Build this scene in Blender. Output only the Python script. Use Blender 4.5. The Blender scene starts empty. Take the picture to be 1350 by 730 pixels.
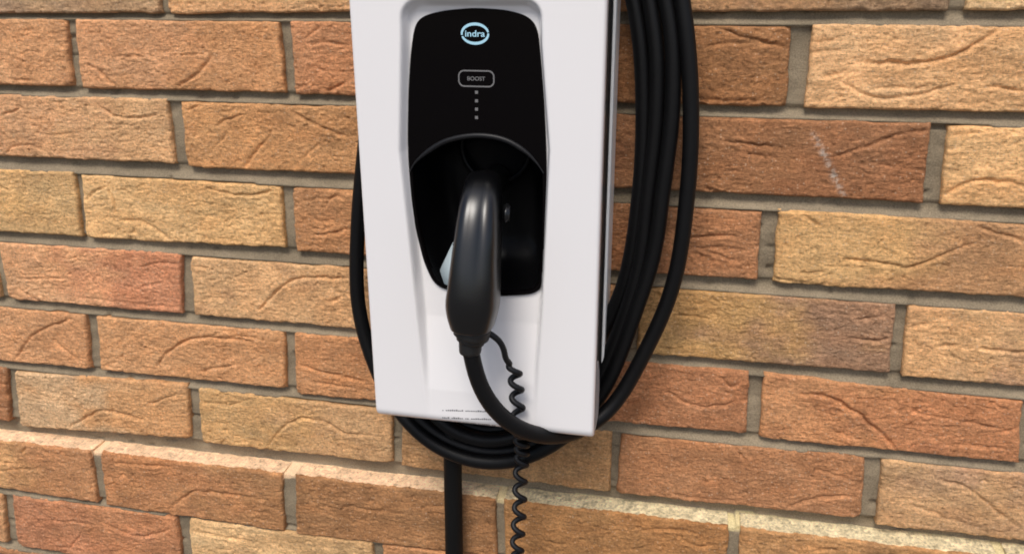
# EV charger on a brick wall
CAM = {'loc': [0.1611, -0.6403, 1.4016], 'rot': [1.3452, -0.0025, 0.1902], 'f': 1000.0, 'sx': -0.0344, 'sy': -0.0985}
BRICKS = [[-4, [-330.0, 407.4, -114.4, 407.7, -114.8, 344.5, -330.2, 344.1], 0, 0, []], [-4, [-101.8, 407.4, 109.7, 408.5, 109.7, 343.6, -102.3, 344.3], 0, 0, []], [-4, [121.7, 408.6, 333.3, 407.3, 334.3, 344.3, 121.7, 344.5], 0, 0, []], [-4, [344.4, 407.3, 560.4, 407.9, 560.3, 343.6, 345.4, 344.0], 0, 0, []], [-4, [572.1, 407.8, 785.7, 407.7, 786.4, 343.5, 572.0, 344.4], 0, 0, []], [-4, [799.4, 408.3, 1009.0, 408.4, 1009.3, 343.6, 800.1, 343.9], 0, 0, []], [-3, [-217.7, 332.6, -6.2, 332.4, -6.2, 269.3, -217.7, 269.2], 0, 0, []], [-3, [5.8, 333.2, 218.3, 333.4, 219.1, 268.6, 5.8, 268.8], 0, 0, []], [-3, [229.3, 332.8, 441.4, 332.8, 441.1, 269.3, 230.2, 269.4], 0, 0, []], [-3, [454.9, 333.2, 670.5, 333.7, 671.4, 269.3, 454.7, 269.6], 0, 0, []], [-3, [682.7, 333.4, 894.2, 333.3, 894.7, 269.5, 683.6, 268.5], 0, 0, []], [-3, [905.9, 332.9, 1119.0, 333.0, 1118.9, 269.6, 906.4, 269.1], 0, 0, []], [-2, [-332.8, 258.0, -121.1, 257.4, -121.2, 194.5, -331.9, 194.1], 0, 0, []], [-2, [-110.1, 257.7, 103.8, 257.4, 103.8, 193.3, -110.2, 193.9], 0, 0, []], [-2, [115.8, 257.6, 327.1, 258.6, 326.5, 194.5, 115.8, 193.8], 0, 0, []], [-2, [341.1, 258.0, 555.4, 258.2, 555.2, 194.5, 340.5, 193.9], 0, 0, []], [-2, [566.8, 257.8, 776.3, 257.9, 777.0, 194.1, 566.6, 194.4], 0, 0, []], [-2, [789.9, 258.3, 1002.1, 258.3, 1001.6, 194.3, 790.5, 194.0], 0, 0, []], [-1, [-225.1, 182.6, -9.9, 183.0, -9.9, 119.3, -225.6, 119.5], 0, 0, []], [-1, [2.1, 183.0, 214.3, 183.0, 213.7, 118.4, 2.1, 118.7], 0, 0, []], [-1, [225.5, 182.4, 439.6, 183.0, 439.3, 119.5, 224.9, 119.0], 0, 0, []], [-1, [453.3, 182.3, 664.4, 183.0, 664.8, 119.1, 453.0, 119.1], 0, 0, []], [-1, [676.7, 183.3, 890.3, 183.1, 890.0, 119.0, 677.0, 119.0], 0, 0, []], [-1, [904.1, 183.2, 1115.9, 183.1, 1116.5, 119.2, 903.9, 118.6], 0, 0, []], [0, [-336.7, 107.6, -127.7, 107.6, -127.2, 39.3, -336.8, 36.7], 0, 0, []], [0, [-113.7, 108.0, 100.4, 107.9, 100.4, 41.4, -113.2, 39.3], [0.305, 0.1946, 0.117], [0.3763, 0.2159, 0.107], []], [0, [110.6, 107.7, 326.7, 108.0, 325.8, 43.6, 110.6, 40.8], [0.5776, 0.2874, 0.1221], [0.5149, 0.2542, 0.107], []], [0, [338.5, 107.6, 554.2, 107.7, 553.7, 44.6, 337.6, 43.4], 0, 0, []], [0, [565.2, 107.8, 779.6, 108.6, 779.6, 47.0, 564.7, 44.5], [0.3916, 0.1946, 0.0844], [0.2623, 0.162, 0.0887], []], [0, [794.0, 107.8, 1007.5, 107.5, 1007.9, 48.2, 794.0, 47.0], [0.6038, 0.3712, 0.1683], [0.6038, 0.3712, 0.1683], []], [1, [-219.4, 33.0, -3.9, 33.3, -5.9, -29.3, -219.6, -29.7], [0.552, 0.2542, 0.1119], [0.5029, 0.2159, 0.0887], [[[-77.5, -24.9, -47.0, -25.8], 2, 1.5], [[-81.5, 1.1, -52.4, -7.3], 2, 1.0]]], [1, [9.5, 33.4, 219.7, 32.6, 220.6, -29.8, 6.4, -31.0], [0.5149, 0.2232, 0.0976], [0.491, 0.2086, 0.0802], [[[46.0, -1.4, 64.3, -0.4, 87.1, 0.0], 1.6, 1.5], [[119.5, 2.6, 143.3, 3.0], 1.4, 1.4], [[15.7, -9.1, 26.0, -13.3, 43.9, -28.2], 3, 2], [[149.2, 0.3, 135.1, -14.0, 112.1, -26.6], 4, 2]]], [1, [232.4, 33.0, 443.6, 32.8, 444.5, -30.2, 232.6, -30.9], [0.4678, 0.1746, 0.0723], [0.4342, 0.162, 0.0612], [[[263.2, 31.6, 247.6, 18.1], 3.5, 2], [[249.4, 13.4, 265.8, 15.6, 286.1, 13.2], 2.5, 1.8], [[282.6, -19.3, 262.8, -28.7], 3, 2], [[249.5, -6.3, 265.6, -9.4], 3, 1.8]]], [1, [456.4, 33.1, 664.9, 32.0, 665.5, -30.4, 457.3, -31.0], [0.2705, 0.0976, 0.0319], [0.305, 0.117, 0.0395], [[[607.7, 31.3, 632.0, 23.7, 662.5, 16.2], 2.6, 3.0], [[598.4, -28.8, 619.8, -26.9, 644.1, -27.5], 2.4, 1.6]]], [1, [682.0, 34.3, 894.3, 33.4, 894.5, -30.2, 682.0, -30.6], [0.6172, 0.3325, 0.1441], [0.552, 0.2874, 0.117], [[[717.5, 5.7, 740.1, 4.9, 765.0, 5.4, 786.3, 11.0, 803.9, 22.1, 819.5, 33.1], 3.6, 2.8], [[709.2, -11.2, 728.5, -21.7, 753.8, -21.0, 788.9, -11.8], 3, 2], [[709.5, -0.4, 704.0, -3.5, 692.8, -8.0], 2.8, 1.5], [[684.8, 20.7, 700.0, 23.3], 3, 1.8], [[813.2, -11.3, 840.4, -14.7], 3.2, 2.2], [[730.6, -14.4, 780.8, -13.2], 2.6, 1.5], [[676.8, 12.2, 711.1, 13.9], 2.5, 1]]], [1, [906.0, 33.0, 1119.6, 33.6, 1120.3, -31.0, 906.2, -30.8], 0, 0, []], [2, [-340.0, -41.2, -124.6, -40.5, -124.9, -103.0, -340.4, -101.8], 0, 0, []], [2, [-112.4, -41.2, 96.6, -40.6, 97.3, -102.2, -112.6, -102.1], [0.5149, 0.2462, 0.1119], [0.5271, 0.2789, 0.1221], [[[20.9, -47.2, 38.1, -57.1, 61.2, -59.4, 85.7, -55.7], 2.6, 2.0], [[-93.6, -63.4, -66.6, -52.6], 3, 2], [[-96.2, -101.7, -80.9, -92.4, -58.2, -90.8, -42.1, -100.3], 3, 1.6], [[-43.0, -79.4, 1.1, -76.3], 2, 1], [[8.1, -86.8, 59.9, -81.8], 2, 1]]], [2, [113.1, -42.5, 325.5, -42.6, 324.7, -104.7, 113.1, -104.5], [0.491, 0.2159, 0.0762], [0.4564, 0.1946, 0.0685], [[[119.8, -49.5, 133.2, -44.8], 2.5, 1.5], [[204.0, -70.7, 189.4, -85.8, 173.5, -103.4], 3.5, 2], [[227.4, -48.6, 260.5, -63.1, 282.6, -69.4], 3, 2], [[148.7, -64.6, 160.5, -57.7, 180.8, -52.1], 2.5, 1.5], [[222.6, -61.5, 230.0, -64.1], 3, 2], [[251.9, -77.6, 231.6, -94.3], 3, 1.2], [[141.3, -89.1, 159.3, -70.1], 3, 1.2]]], [2, [337.2, -41.3, 551.5, -42.7, 551.4, -105.0, 336.4, -103.9], 0, 0, []], [2, [564.1, -42.7, 775.6, -42.1, 777.6, -105.7, 564.0, -104.5], [0.305, 0.117, 0.0452], [0.2961, 0.107, 0.0423], [[[618.6, -61.9, 640.2, -63.0, 665.8, -65.9], 2.2, 2], [[706.8, -71.9, 734.8, -59.5, 751.2, -51.5, 774.5, -47.0], 3, 2.2], [[603.8, -103.1, 611.5, -104.0, 625.5, -108.0], 3, 2], [[736.3, -75.0, 776.9, -80.1], 2.8, 1.2], [[637.7, -72.1, 659.0, -72.5], 2.4, 1.4]]], [2, [790.8, -43.4, 1001.5, -42.5, 1002.4, -107.3, 792.7, -106.0], [0.6172, 0.3231, 0.1221], [0.5776, 0.2874, 0.107], [[[792.1, -100.7, 801.8, -91.5, 816.7, -85.2, 833.3, -85.6, 851.3, -90.3], 3.4, 2.4], [[790.4, -50.1, 833.6, -45.0], 2.6, 1]]], [3, [-232.9, -119.0, -17.5, -117.2, -19.0, -183.4, -233.1, -184.2], [0.552, 0.305, 0.1022], [0.491, 0.2874, 0.1119], [[[-107.1, -135.6, -94.1, -139.8], 3, 1.5]]], [3, [-8.2, -119.5, 208.8, -121.0, 208.2, -180.5, -10.5, -184.5], [0.5647, 0.3231, 0.1274], [0.552, 0.2961, 0.107], [[[-5.1, -144.9, 4.3, -134.9, 23.5, -128.5], 3, 1.8], [[22.0, -133.3, 25.1, -141.7, 26.7, -155.0], 2.4, 3.5], [[31.6, -163.5, 57.3, -165.2, 82.8, -179.5], 4.5, 2.2], [[133.3, -125.5, 161.3, -130.1, 185.5, -128.9, 201.9, -122.9], 2.6, 2.2], [[7.3, -180.1, 20.6, -179.3], 3, 1.5]]], [3, [222.5, -121.0, 430.8, -120.7, 431.2, -182.2, 222.1, -183.6], [0.4342, 0.1746, 0.0648], [0.4678, 0.1878, 0.0723], [[[232.5, -133.2, 267.6, -127.7], 2.5, 1.3], [[241.0, -166.5, 261.5, -163.0, 277.2, -158.3], 2.5, 2.2]]], [3, [444.0, -119.5, 651.7, -121.8, 652.1, -180.8, 444.4, -182.0], [0.3515, 0.1221, 0.0452], [0.3712, 0.1384, 0.0545], [[[591.1, -147.0, 610.3, -144.5, 631.1, -141.8], 3.2, 2], [[607.7, -157.7, 636.9, -166.0], 3, 1.4]]], [3, [666.9, -118.3, 877.1, -120.9, 877.0, -180.5, 666.7, -182.3], [0.5271, 0.2874, 0.1022], [0.402, 0.1878, 0.0762], [[[720.0, -158.3, 744.0, -158.6, 768.0, -161.6, 782.2, -157.3, 798.5, -148.4, 820.1, -137.3], 2.4, 2.6], [[686.7, -121.2, 700.9, -131.6], 2.8, 1.6], [[821.3, -124.4, 838.6, -128.4, 857.0, -133.6], 3.5, 2.4], [[666.1, -178.4, 697.4, -180.9], 2.5, 1.8], [[687.5, -172.7, 708.8, -169.8], 2.4, 1.4]]], [3, [889.1, -120.9, 1102.4, -121.7, 1103.0, -180.2, 889.0, -180.2], 0, 0, []], [4, [-347.2, -198.7, -132.1, -198.6, -131.2, -259.0, -347.3, -259.8], 0, 0, []], [4, [-119.6, -197.3, 93.4, -196.3, 87.5, -259.1, -118.7, -259.4], [0.5776, 0.2705, 0.1221], [0.491, 0.1683, 0.0802], [[[-104.0, -235.7, -78.5, -234.7, -45.5, -230.6], 1.6, 1.8], [[-104.8, -245.2, -91.3, -254.5, -75.7, -261.8], 3, 2], [[46.7, -212.4, 64.7, -207.9, 92.5, -205.1], 3, 1.6], [[48.3, -233.6, 70.9, -227.0], 2.5, 1.5], [[-35.1, -251.7, 85.1, -253.0], 4, 1]]], [4, [105.2, -198.4, 316.0, -197.2, 316.8, -258.5, 104.2, -259.2], [0.552, 0.2961, 0.1274], [0.5271, 0.2623, 0.107], [[[177.2, -247.1, 192.6, -231.4, 210.0, -217.4, 230.7, -210.3, 272.7, -208.0], 3.2, 2.8], [[104.9, -208.3, 137.0, -207.6], 2.5, 1.3], [[248.9, -234.1, 269.1, -227.7], 3, 1.4]]], [4, [328.5, -197.2, 541.3, -196.8, 541.3, -258.8, 329.2, -258.8], 0, 0, []], [4, [552.6, -196.6, 764.8, -195.4, 766.6, -257.0, 552.7, -258.6], [0.4125, 0.2159, 0.0685], [0.2874, 0.15, 0.0844], [[[587.6, -219.8, 602.8, -219.3, 612.1, -221.4], 2, 2.2], [[732.1, -228.6, 750.5, -229.0, 765.2, -224.2], 2.6, 2], [[736.7, -211.5, 757.5, -206.2], 2.4, 1.6]]], [4, [776.6, -195.7, 989.6, -194.5, 990.3, -257.5, 778.6, -258.3], [0.552, 0.2874, 0.117], [0.3712, 0.1878, 0.0976], [[[835.4, -227.4, 851.0, -228.0, 869.4, -228.9], 2.8, 2.4], [[803.3, -229.0, 819.0, -226.8], 2.8, 1.6], [[779.1, -213.3, 796.5, -209.1], 2.8, 1.2]]], [5, [-240.5, -270.5, -28.7, -271.9, -31.5, -332.6, -241.4, -334.3], [0.5395, 0.2384, 0.1022], [0.5029, 0.2159, 0.0887], [[[-120.9, -329.1, -109.2, -312.8, -94.4, -299.1, -68.6, -286.3, -41.8, -276.2], 3.2, 2.4], [[-68.8, -304.7, -42.0, -325.1], 3.6, 1.8]]], [5, [-12.4, -272.0, 200.1, -269.9, 197.3, -331.1, -16.6, -332.7], [0.5149, 0.2307, 0.0931], [0.5029, 0.2159, 0.0844], [[[52.9, -321.0, 63.5, -307.9, 77.3, -296.4, 98.5, -286.8, 124.9, -282.8, 167.4, -282.2], 3.2, 2.6], [[103.3, -322.0, 143.5, -310.4], 3.2, 1.8], [[146.6, -278.3, 172.0, -277.7], 2.5, 1.4]]], [5, [212.4, -270.3, 425.9, -271.4, 426.7, -332.0, 210.3, -335.6], [0.4564, 0.1812, 0.0685], [0.4342, 0.162, 0.0612], [[[215.6, -303.3, 243.8, -309.6, 284.0, -314.6], 3.4, 2], [[218.5, -319.7, 275.4, -323.7], 3, 1.2]]], [5, [437.0, -270.8, 650.6, -269.4, 651.6, -328.9, 437.9, -331.7], [0.3515, 0.1221, 0.0482], [0.3712, 0.1329, 0.0545], [[[579.0, -293.2, 597.8, -303.4, 618.2, -305.7, 642.5, -297.7], 3, 2.2], [[630.1, -276.7, 635.8, -284.2, 645.4, -279.5], 2.6, 2.0]]], [5, [664.4, -268.7, 871.8, -273.7, 877.2, -328.9, 665.0, -331.3], [0.4793, 0.1878, 0.0723], [0.4342, 0.15, 0.0578], [[[697.7, -285.1, 718.1, -285.1, 744.4, -298.3, 768.1, -317.6, 779.9, -329.5], 4, 3.0], [[725.8, -316.7, 746.6, -322.4], 4, 1.6], [[793.4, -292.7, 865.8, -299.4], 2.8, 1.3], [[857.5, -303.3, 874.2, -296.3], 3, 1.8], [[814.5, -319.3, 868.0, -316.4], 2.8, 1.2]]], [5, [887.1, -275.9, 1102.8, -272.8, 1103.7, -329.0, 892.2, -331.3], 0, 0, []], [6, [-355.8, -345.1, -139.1, -343.6, -147.4, -408.4, -354.8, -408.8], 0, 0, []], [6, [-127.4, -347.0, 84.3, -339.5, 80.0, -401.9, -132.2, -412.3], [0.4793, 0.2961, 0.15], [0.491, 0.2307, 0.0887], [[[-64.1, -405.3, -42.7, -390.8, -22.3, -381.2, 0.9, -382.3, 30.7, -387.9], 3.2, 2.4], [[32.2, -369.8, 73.5, -350.2], 3, 1.4]]], [6, [98.0, -343.0, 311.2, -345.5, 308.2, -402.6, 95.9, -404.5], [0.4678, 0.2542, 0.0931], [0.4452, 0.2384, 0.1022], [[[101.9, -358.6, 130.1, -357.2], 3, 1.6], [[130.0, -359.0, 147.9, -352.6], 3, 1.6], [[170.9, -404.2, 180.9, -388.0, 194.0, -374.3, 215.2, -363.2, 240.1, -365.5, 260.1, -375.1, 288.9, -373.4], 3.2, 2.0]]], [6, [323.1, -345.9, 529.3, -341.9, 528.9, -405.1, 320.2, -403.6], [0.3813, 0.1878, 0.0723], [0.402, 0.2016, 0.0762], [[[452.8, -375.8, 519.2, -377.2], 3, 1.2]]], [6, [540.5, -344.1, 753.9, -340.6, 755.8, -400.5, 537.2, -404.7], [0.3613, 0.1384, 0.0545], [0.3712, 0.1441, 0.0578], [[[641.7, -342.8, 654.6, -355.9], 2.2, 2.2], [[691.1, -401.2, 716.4, -385.8, 750.4, -379.5], 3.2, 2.0], [[714.1, -355.9, 743.8, -363.5], 2.6, 1.6], [[591.4, -400.0, 640.1, -399.6], 2.6, 1.4]]], [6, [770.4, -341.1, 982.5, -340.9, 983.1, -401.3, 770.7, -405.2], [0.4678, 0.2542, 0.1119], [0.3515, 0.1878, 0.107], [[[815.1, -353.2, 840.1, -358.1, 863.5, -375.8, 884.6, -390.8], 3.4, 2.2], [[796.3, -381.5, 860.2, -399.0], 3.5, 1.2]]], [7, [-246.4, -426.6, -33.4, -424.4, -33.9, -486.8, -247.3, -483.5], [0.4678, 0.2232, 0.0802], [0.4125, 0.162, 0.0612], [[[-122.5, -438.0, -113.1, -429.3], 2.5, 1.8], [[-154.9, -463.1, -93.6, -452.2], 3, 1.2]]], [7, [-20.1, -424.2, 191.8, -422.0, 189.5, -488.9, -20.4, -487.8], [0.402, 0.15, 0.0545], [0.3515, 0.15, 0.0545], [[[59.2, -481.1, 78.6, -463.6, 97.6, -454.6, 159.6, -453.3], 3.2, 2.2], [[-4.9, -434.3, 60.0, -429.6], 3, 1.8], [[131.9, -423.8, 184.2, -418.8], 3, 1.2]]], [7, [209.5, -421.8, 419.2, -419.6, 419.2, -483.6, 205.0, -489.3], [0.305, 0.1274, 0.0452], [0.305, 0.1274, 0.0452], []], [7, [429.8, -419.5, 640.5, -417.3, 640.5, -484.4, 429.8, -483.8], [0.3813, 0.162, 0.0482], [0.3515, 0.1441, 0.0423], []], [7, [652.6, -417.1, 866.2, -414.9, 865.7, -484.8, 652.6, -484.1], [0.4342, 0.1946, 0.0648], [0.402, 0.1812, 0.0612], []], [7, [877.7, -414.8, 1091.8, -412.5, 1091.3, -483.9, 877.2, -484.2], 0, 0, []], [8, [-374.7, -497.5, -158.2, -494.9, -164.4, -558.0, -373.7, -558.1], 0, 0, []], [8, [-144.4, -494.7, 62.3, -492.3, 62.3, -557.7, -148.3, -559.6], [0.4342, 0.15, 0.0685], [0.4125, 0.15, 0.0612], [[[-25.4, -510.5, -2.9, -520.6, 20.6, -521.8, 55.1, -507.1], 3.2, 2.2], [[-78.5, -551.7, -60.5, -531.2], 2.5, 1.6], [[-104.9, -519.2, -35.5, -513.9], 2.5, 1.0]]], [8, [78.7, -492.1, 288.8, -489.5, 288.0, -557.2, 78.7, -557.5], [0.552, 0.3419, 0.15], [0.4564, 0.2623, 0.107], [[[82.8, -505.8, 150.2, -506.8], 3, 1.2]]], [8, [300.6, -489.4, 513.4, -486.8, 512.5, -557.9, 299.7, -556.9], 0, 0, []], [8, [526.1, -486.7, 738.8, -484.1, 738.1, -557.9, 525.2, -557.0], 0, 0, []], [8, [750.5, -484.0, 964.7, -481.4, 965.6, -558.2, 749.8, -557.1], 0, 0, []], [9, [-220.7, -567.4, -7.7, -568.3, -7.7, -632.5, -220.2, -633.1], 0, 0, []], [9, [4.3, -568.1, 217.2, -567.7, 216.7, -632.0, 4.3, -632.9], 0, 0, []], [9, [229.8, -568.4, 442.5, -568.0, 443.4, -633.0, 229.3, -633.0], 0, 0, []], [9, [455.2, -567.4, 666.3, -567.5, 666.0, -632.6, 456.1, -632.0], 0, 0, []], [9, [677.7, -567.6, 891.4, -568.1, 890.7, -633.1, 677.4, -632.7], 0, 0, []], [9, [903.8, -568.6, 1117.4, -568.4, 1116.4, -631.9, 903.1, -632.3], 0, 0, []], [10, [-333.3, -642.9, -118.8, -643.6, -119.2, -707.4, -333.4, -707.5], 0, 0, []], [10, [-105.1, -642.3, 106.8, -643.0, 106.8, -707.6, -105.5, -707.2], 0, 0, []], [10, [118.8, -642.5, 330.5, -643.4, 330.9, -706.9, 118.8, -708.2], 0, 0, []], [10, [342.3, -642.8, 556.3, -643.0, 555.7, -708.1, 342.8, -707.0], 0, 0, []], [10, [568.3, -642.9, 780.9, -643.6, 780.3, -707.5, 567.8, -707.3], 0, 0, []], [10, [794.9, -642.4, 1007.5, -643.6, 1007.7, -708.1, 794.2, -708.1], 0, 0, []], [11, [-213.5, -718.1, -1.8, -718.4, -1.8, -782.6, -212.8, -782.6], 0, 0, []], [11, [10.2, -717.7, 221.8, -718.4, 222.3, -782.2, 10.2, -782.4], 0, 0, []], [11, [234.4, -717.7, 446.4, -718.1, 447.2, -783.0, 234.9, -782.6], 0, 0, []], [11, [458.9, -717.5, 671.9, -718.3, 671.8, -781.9, 459.6, -782.7], 0, 0, []], [11, [685.3, -718.3, 899.9, -718.2, 900.5, -782.5, 685.2, -782.9], 0, 0, []], [11, [912.1, -717.8, 1121.5, -717.7, 1120.8, -783.2, 912.7, -782.6], 0, 0, []], [12, [-327.1, -793.0, -114.2, -793.1, -114.3, -858.2, -327.1, -857.6], 0, 0, []], [12, [-101.9, -793.7, 111.1, -793.1, 111.1, -857.7, -102.0, -857.5], 0, 0, []], [12, [123.1, -793.5, 334.5, -792.8, 334.4, -857.1, 123.1, -857.7], 0, 0, []], [12, [346.5, -792.6, 560.9, -793.2, 561.7, -857.5, 346.5, -858.2], 0, 0, []], [12, [572.2, -792.6, 784.1, -792.6, 784.0, -857.2, 573.0, -857.4], 0, 0, []], [12, [797.3, -793.6, 1010.6, -792.9, 1009.6, -857.4, 797.2, -856.8], 0, 0, []], [13, [-217.3, -867.6, -6.9, -868.2, -6.9, -933.1, -217.6, -932.8], 0, 0, []], [13, [5.1, -868.5, 218.5, -867.9, 219.0, -932.3, 5.1, -933.2], 0, 0, []], [13, [229.7, -868.5, 443.8, -868.0, 444.5, -932.4, 230.2, -932.0], 0, 0, []], [13, [455.5, -867.8, 667.4, -867.6, 668.0, -932.6, 456.2, -932.9], 0, 0, []], [13, [681.2, -868.0, 891.7, -868.3, 892.4, -932.6, 681.8, -933.0], 0, 0, []], [13, [903.4, -867.7, 1116.5, -867.9, 1117.4, -932.1, 904.1, -932.6], 0, 0, []], [14, [-334.8, -942.5, -122.4, -942.6, -121.6, -1007.0, -334.5, -1007.5], 0, 0, []], [14, [-109.8, -942.5, 104.8, -942.5, 104.8, -1008.0, -108.9, -1008.0], 0, 0, []], [14, [116.8, -942.7, 330.1, -943.3, 330.2, -1008.0, 116.8, -1008.1], 0, 0, []], [14, [341.4, -942.8, 553.5, -942.9, 553.2, -1007.9, 341.5, -1007.8], 0, 0, []], [14, [564.8, -943.1, 778.3, -942.9, 779.2, -1007.5, 564.4, -1006.9], 0, 0, []], [14, [790.8, -942.7, 1002.7, -943.2, 1002.4, -1008.0, 791.7, -1006.8], 0, 0, []], [15, [-221.4, -1018.5, -7.1, -1018.6, -7.1, -1083.1, -220.9, -1082.8], 0, 0, []], [15, [4.9, -1018.6, 219.3, -1017.7, 218.6, -1082.4, 4.9, -1081.9], 0, 0, []], [15, [230.6, -1017.6, 441.6, -1018.2, 441.5, -1082.4, 229.9, -1083.0], 0, 0, []], [15, [455.1, -1017.5, 668.1, -1018.5, 668.2, -1083.1, 455.1, -1082.4], 0, 0, []], [15, [680.0, -1018.7, 893.3, -1017.4, 893.5, -1083.0, 680.1, -1082.1], 0, 0, []], [15, [905.3, -1017.6, 1118.9, -1017.5, 1118.8, -1082.2, 905.5, -1083.1], 0, 0, []], [16, [-333.3, -1093.7, -119.2, -1093.2, -118.4, -1157.4, -332.8, -1158.2], 0, 0, []], [16, [-107.6, -1092.4, 105.7, -1093.3, 105.7, -1156.9, -106.7, -1157.6], 0, 0, []], [16, [117.7, -1093.3, 330.7, -1093.0, 330.9, -1158.1, 117.7, -1157.5], 0, 0, []], [16, [343.3, -1093.6, 554.5, -1092.6, 555.4, -1157.7, 343.4, -1158.2], 0, 0, []], [16, [565.8, -1092.7, 781.1, -1093.0, 781.2, -1157.0, 566.7, -1157.6], 0, 0, []], [16, [793.9, -1093.1, 1004.9, -1092.8, 1005.1, -1158.2, 794.0, -1158.1], 0, 0, []], [17, [-217.2, -1167.7, -3.8, -1167.7, -3.8, -1232.1, -216.7, -1233.2], 0, 0, []], [17, [8.2, -1168.7, 221.6, -1167.8, 222.2, -1233.0, 8.2, -1232.7], 0, 0, []], [17, [235.5, -1167.6, 446.6, -1167.6, 446.3, -1232.3, 236.0, -1231.8], 0, 0, []], [17, [460.4, -1167.6, 671.0, -1167.4, 670.9, -1232.7, 460.1, -1231.9], 0, 0, []], [17, [682.1, -1167.8, 894.6, -1167.4, 894.4, -1233.1, 682.0, -1233.1], 0, 0, []], [17, [906.2, -1168.3, 1120.2, -1168.4, 1120.1, -1232.6, 906.1, -1232.4], 0, 0, []]]
ROWLINES = {-4: [0.0, 408, 0.0, 344], -3: [0.0, 333, 0.0, 269], -2: [0.0, 258, 0.0, 194], -1: [0.0, 183, 0.0, 119], 0: [0.0, 108, 0.0087, 40.1939], 1: [-0.0002, 33.1478, -0.0005, -30.173], 2: [-0.0018, -41.3216, -0.0038, -102.9119], 3: [-0.002, -119.233, 0.0031, -183.4079], 4: [0.0027, -197.6134, 0.0022, -259.4019], 5: [-0.0021, -270.5992, 0.0036, -333.1127], 6: [0.0031, -344.1928, 0.0058, -406.7099], 7: [0.0105, -424.0, 0.0, -484.2], 8: [0.012, -493.0, 0.0, -557.5], 9: [0.0, -568, 0.0, -632.5], 10: [0.0, -643, 0.0, -707.5], 11: [0.0, -718, 0.0, -782.5], 12: [0.0, -793, 0.0, -857.5], 13: [0.0, -868, 0.0, -932.5], 14: [0.0, -943, 0.0, -1007.5], 15: [0.0, -1018, 0.0, -1082.5], 16: [0.0, -1093, 0.0, -1157.5], 17: [0.0, -1168, 0.0, -1232.5]}
SCRATCH = [[688.7997, -53.6575], [698.2856, -69.0359], [708.0344, -87.0414], [716.509, -103.3115]]
PANEL = [[381.6237, 30.4099], [384.3129, 37.7256], [391.0447, 41.6718], [405.9996, 45.0725], [429.4814, 47.0943], [452.5361, 45.8255], [466.7696, 42.637], [474.1281, 38.3409], [477.5192, 31.294], [479.7965, 9.3217], [482.1195, -18.6644], [483.9349, -58.8995], [484.5905, -88.4358], [484.1055, -137.2105], [482.3346, -162.4104], [479.2903, -171.5373], [471.9188, -175.3074], [447.0629, -178.5455], [421.8282, -178.9009], [409.1012, -177.6072], [396.3087, -175.6486], [390.0175, -170.5657], [382.859, -153.5335], [376.8456, -125.106], [373.9955, -100.1186], [373.2137, -72.3998], [373.4513, -51.1926], [375.5247, -15.5771], [378.5279, 13.3644]]
ARCH = [[373.4726, -81.5774], [379.5349, -71.5223], [392.0719, -61.0827], [407.4262, -52.66], [429.4004, -48.3164], [450.9337, -50.4863], [467.4762, -58.9619], [477.4865, -68.563], [483.3869, -77.7704]]
LOGO = [[429.9871, 28.399], [418.5493, 28.2841], [441.3392, 28.513], [430.144, 36.4111], [429.8238, 20.0557]]
BUTTON = [[430.5168, -5.0047], [416.2445, -5.3055], [444.3627, -4.7129], [430.6362, 1.2406], [430.3969, -11.2812]]
DOTS = [[430.3203, -15.2917], [430.196, -21.7929], [430.0745, -28.1536], [429.9523, -34.5465]]
CH = [[373.4231, 19.4268], [368.03, -61.9416], [378.1217, -186.6936], [381.3577, -239.8466], [483.0781, 20.8399], [488.9372, -57.1655], [481.5157, -178.3592], [477.2197, -230.4357]]
LABEL = [[397.8388, -279.4492], [440.2718, -276.0807], [397.6299, -286.4621], [440.1722, -282.99], [400.786, -291.7128], [444.5982, -289.4051]]
HANDLE = [[0.0028, -0.08, 1.2616, 0.0272, 0.024], [0.0052, -0.091, 1.2595, 0.0291, 0.028], [0.0076, -0.103, 1.2542, 0.0304, 0.032], [0.0085, -0.112, 1.2443, 0.0318, 0.035], [0.009, -0.119, 1.2298, 0.0334, 0.037], [0.0084, -0.124, 1.2131, 0.0352, 0.038], [0.0081, -0.128, 1.1966, 0.0375, 0.038], [0.0066, -0.129, 1.183, 0.0389, 0.038], [0.0064, -0.129, 1.1745, 0.0367, 0.037], [0.0063, -0.128, 1.1661, 0.0327, 0.035]]
COLLAR = [[0.0056, -0.128, 1.1624, 0.0286], [0.0049, -0.128, 1.1562, 0.0281], [0.0046, -0.128, 1.1558, 0.0227], [0.0042, -0.128, 1.1521, 0.0222], [0.0039, -0.128, 1.1517, 0.018], [0.0034, -0.128, 1.1417, 0.0169]]
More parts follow.
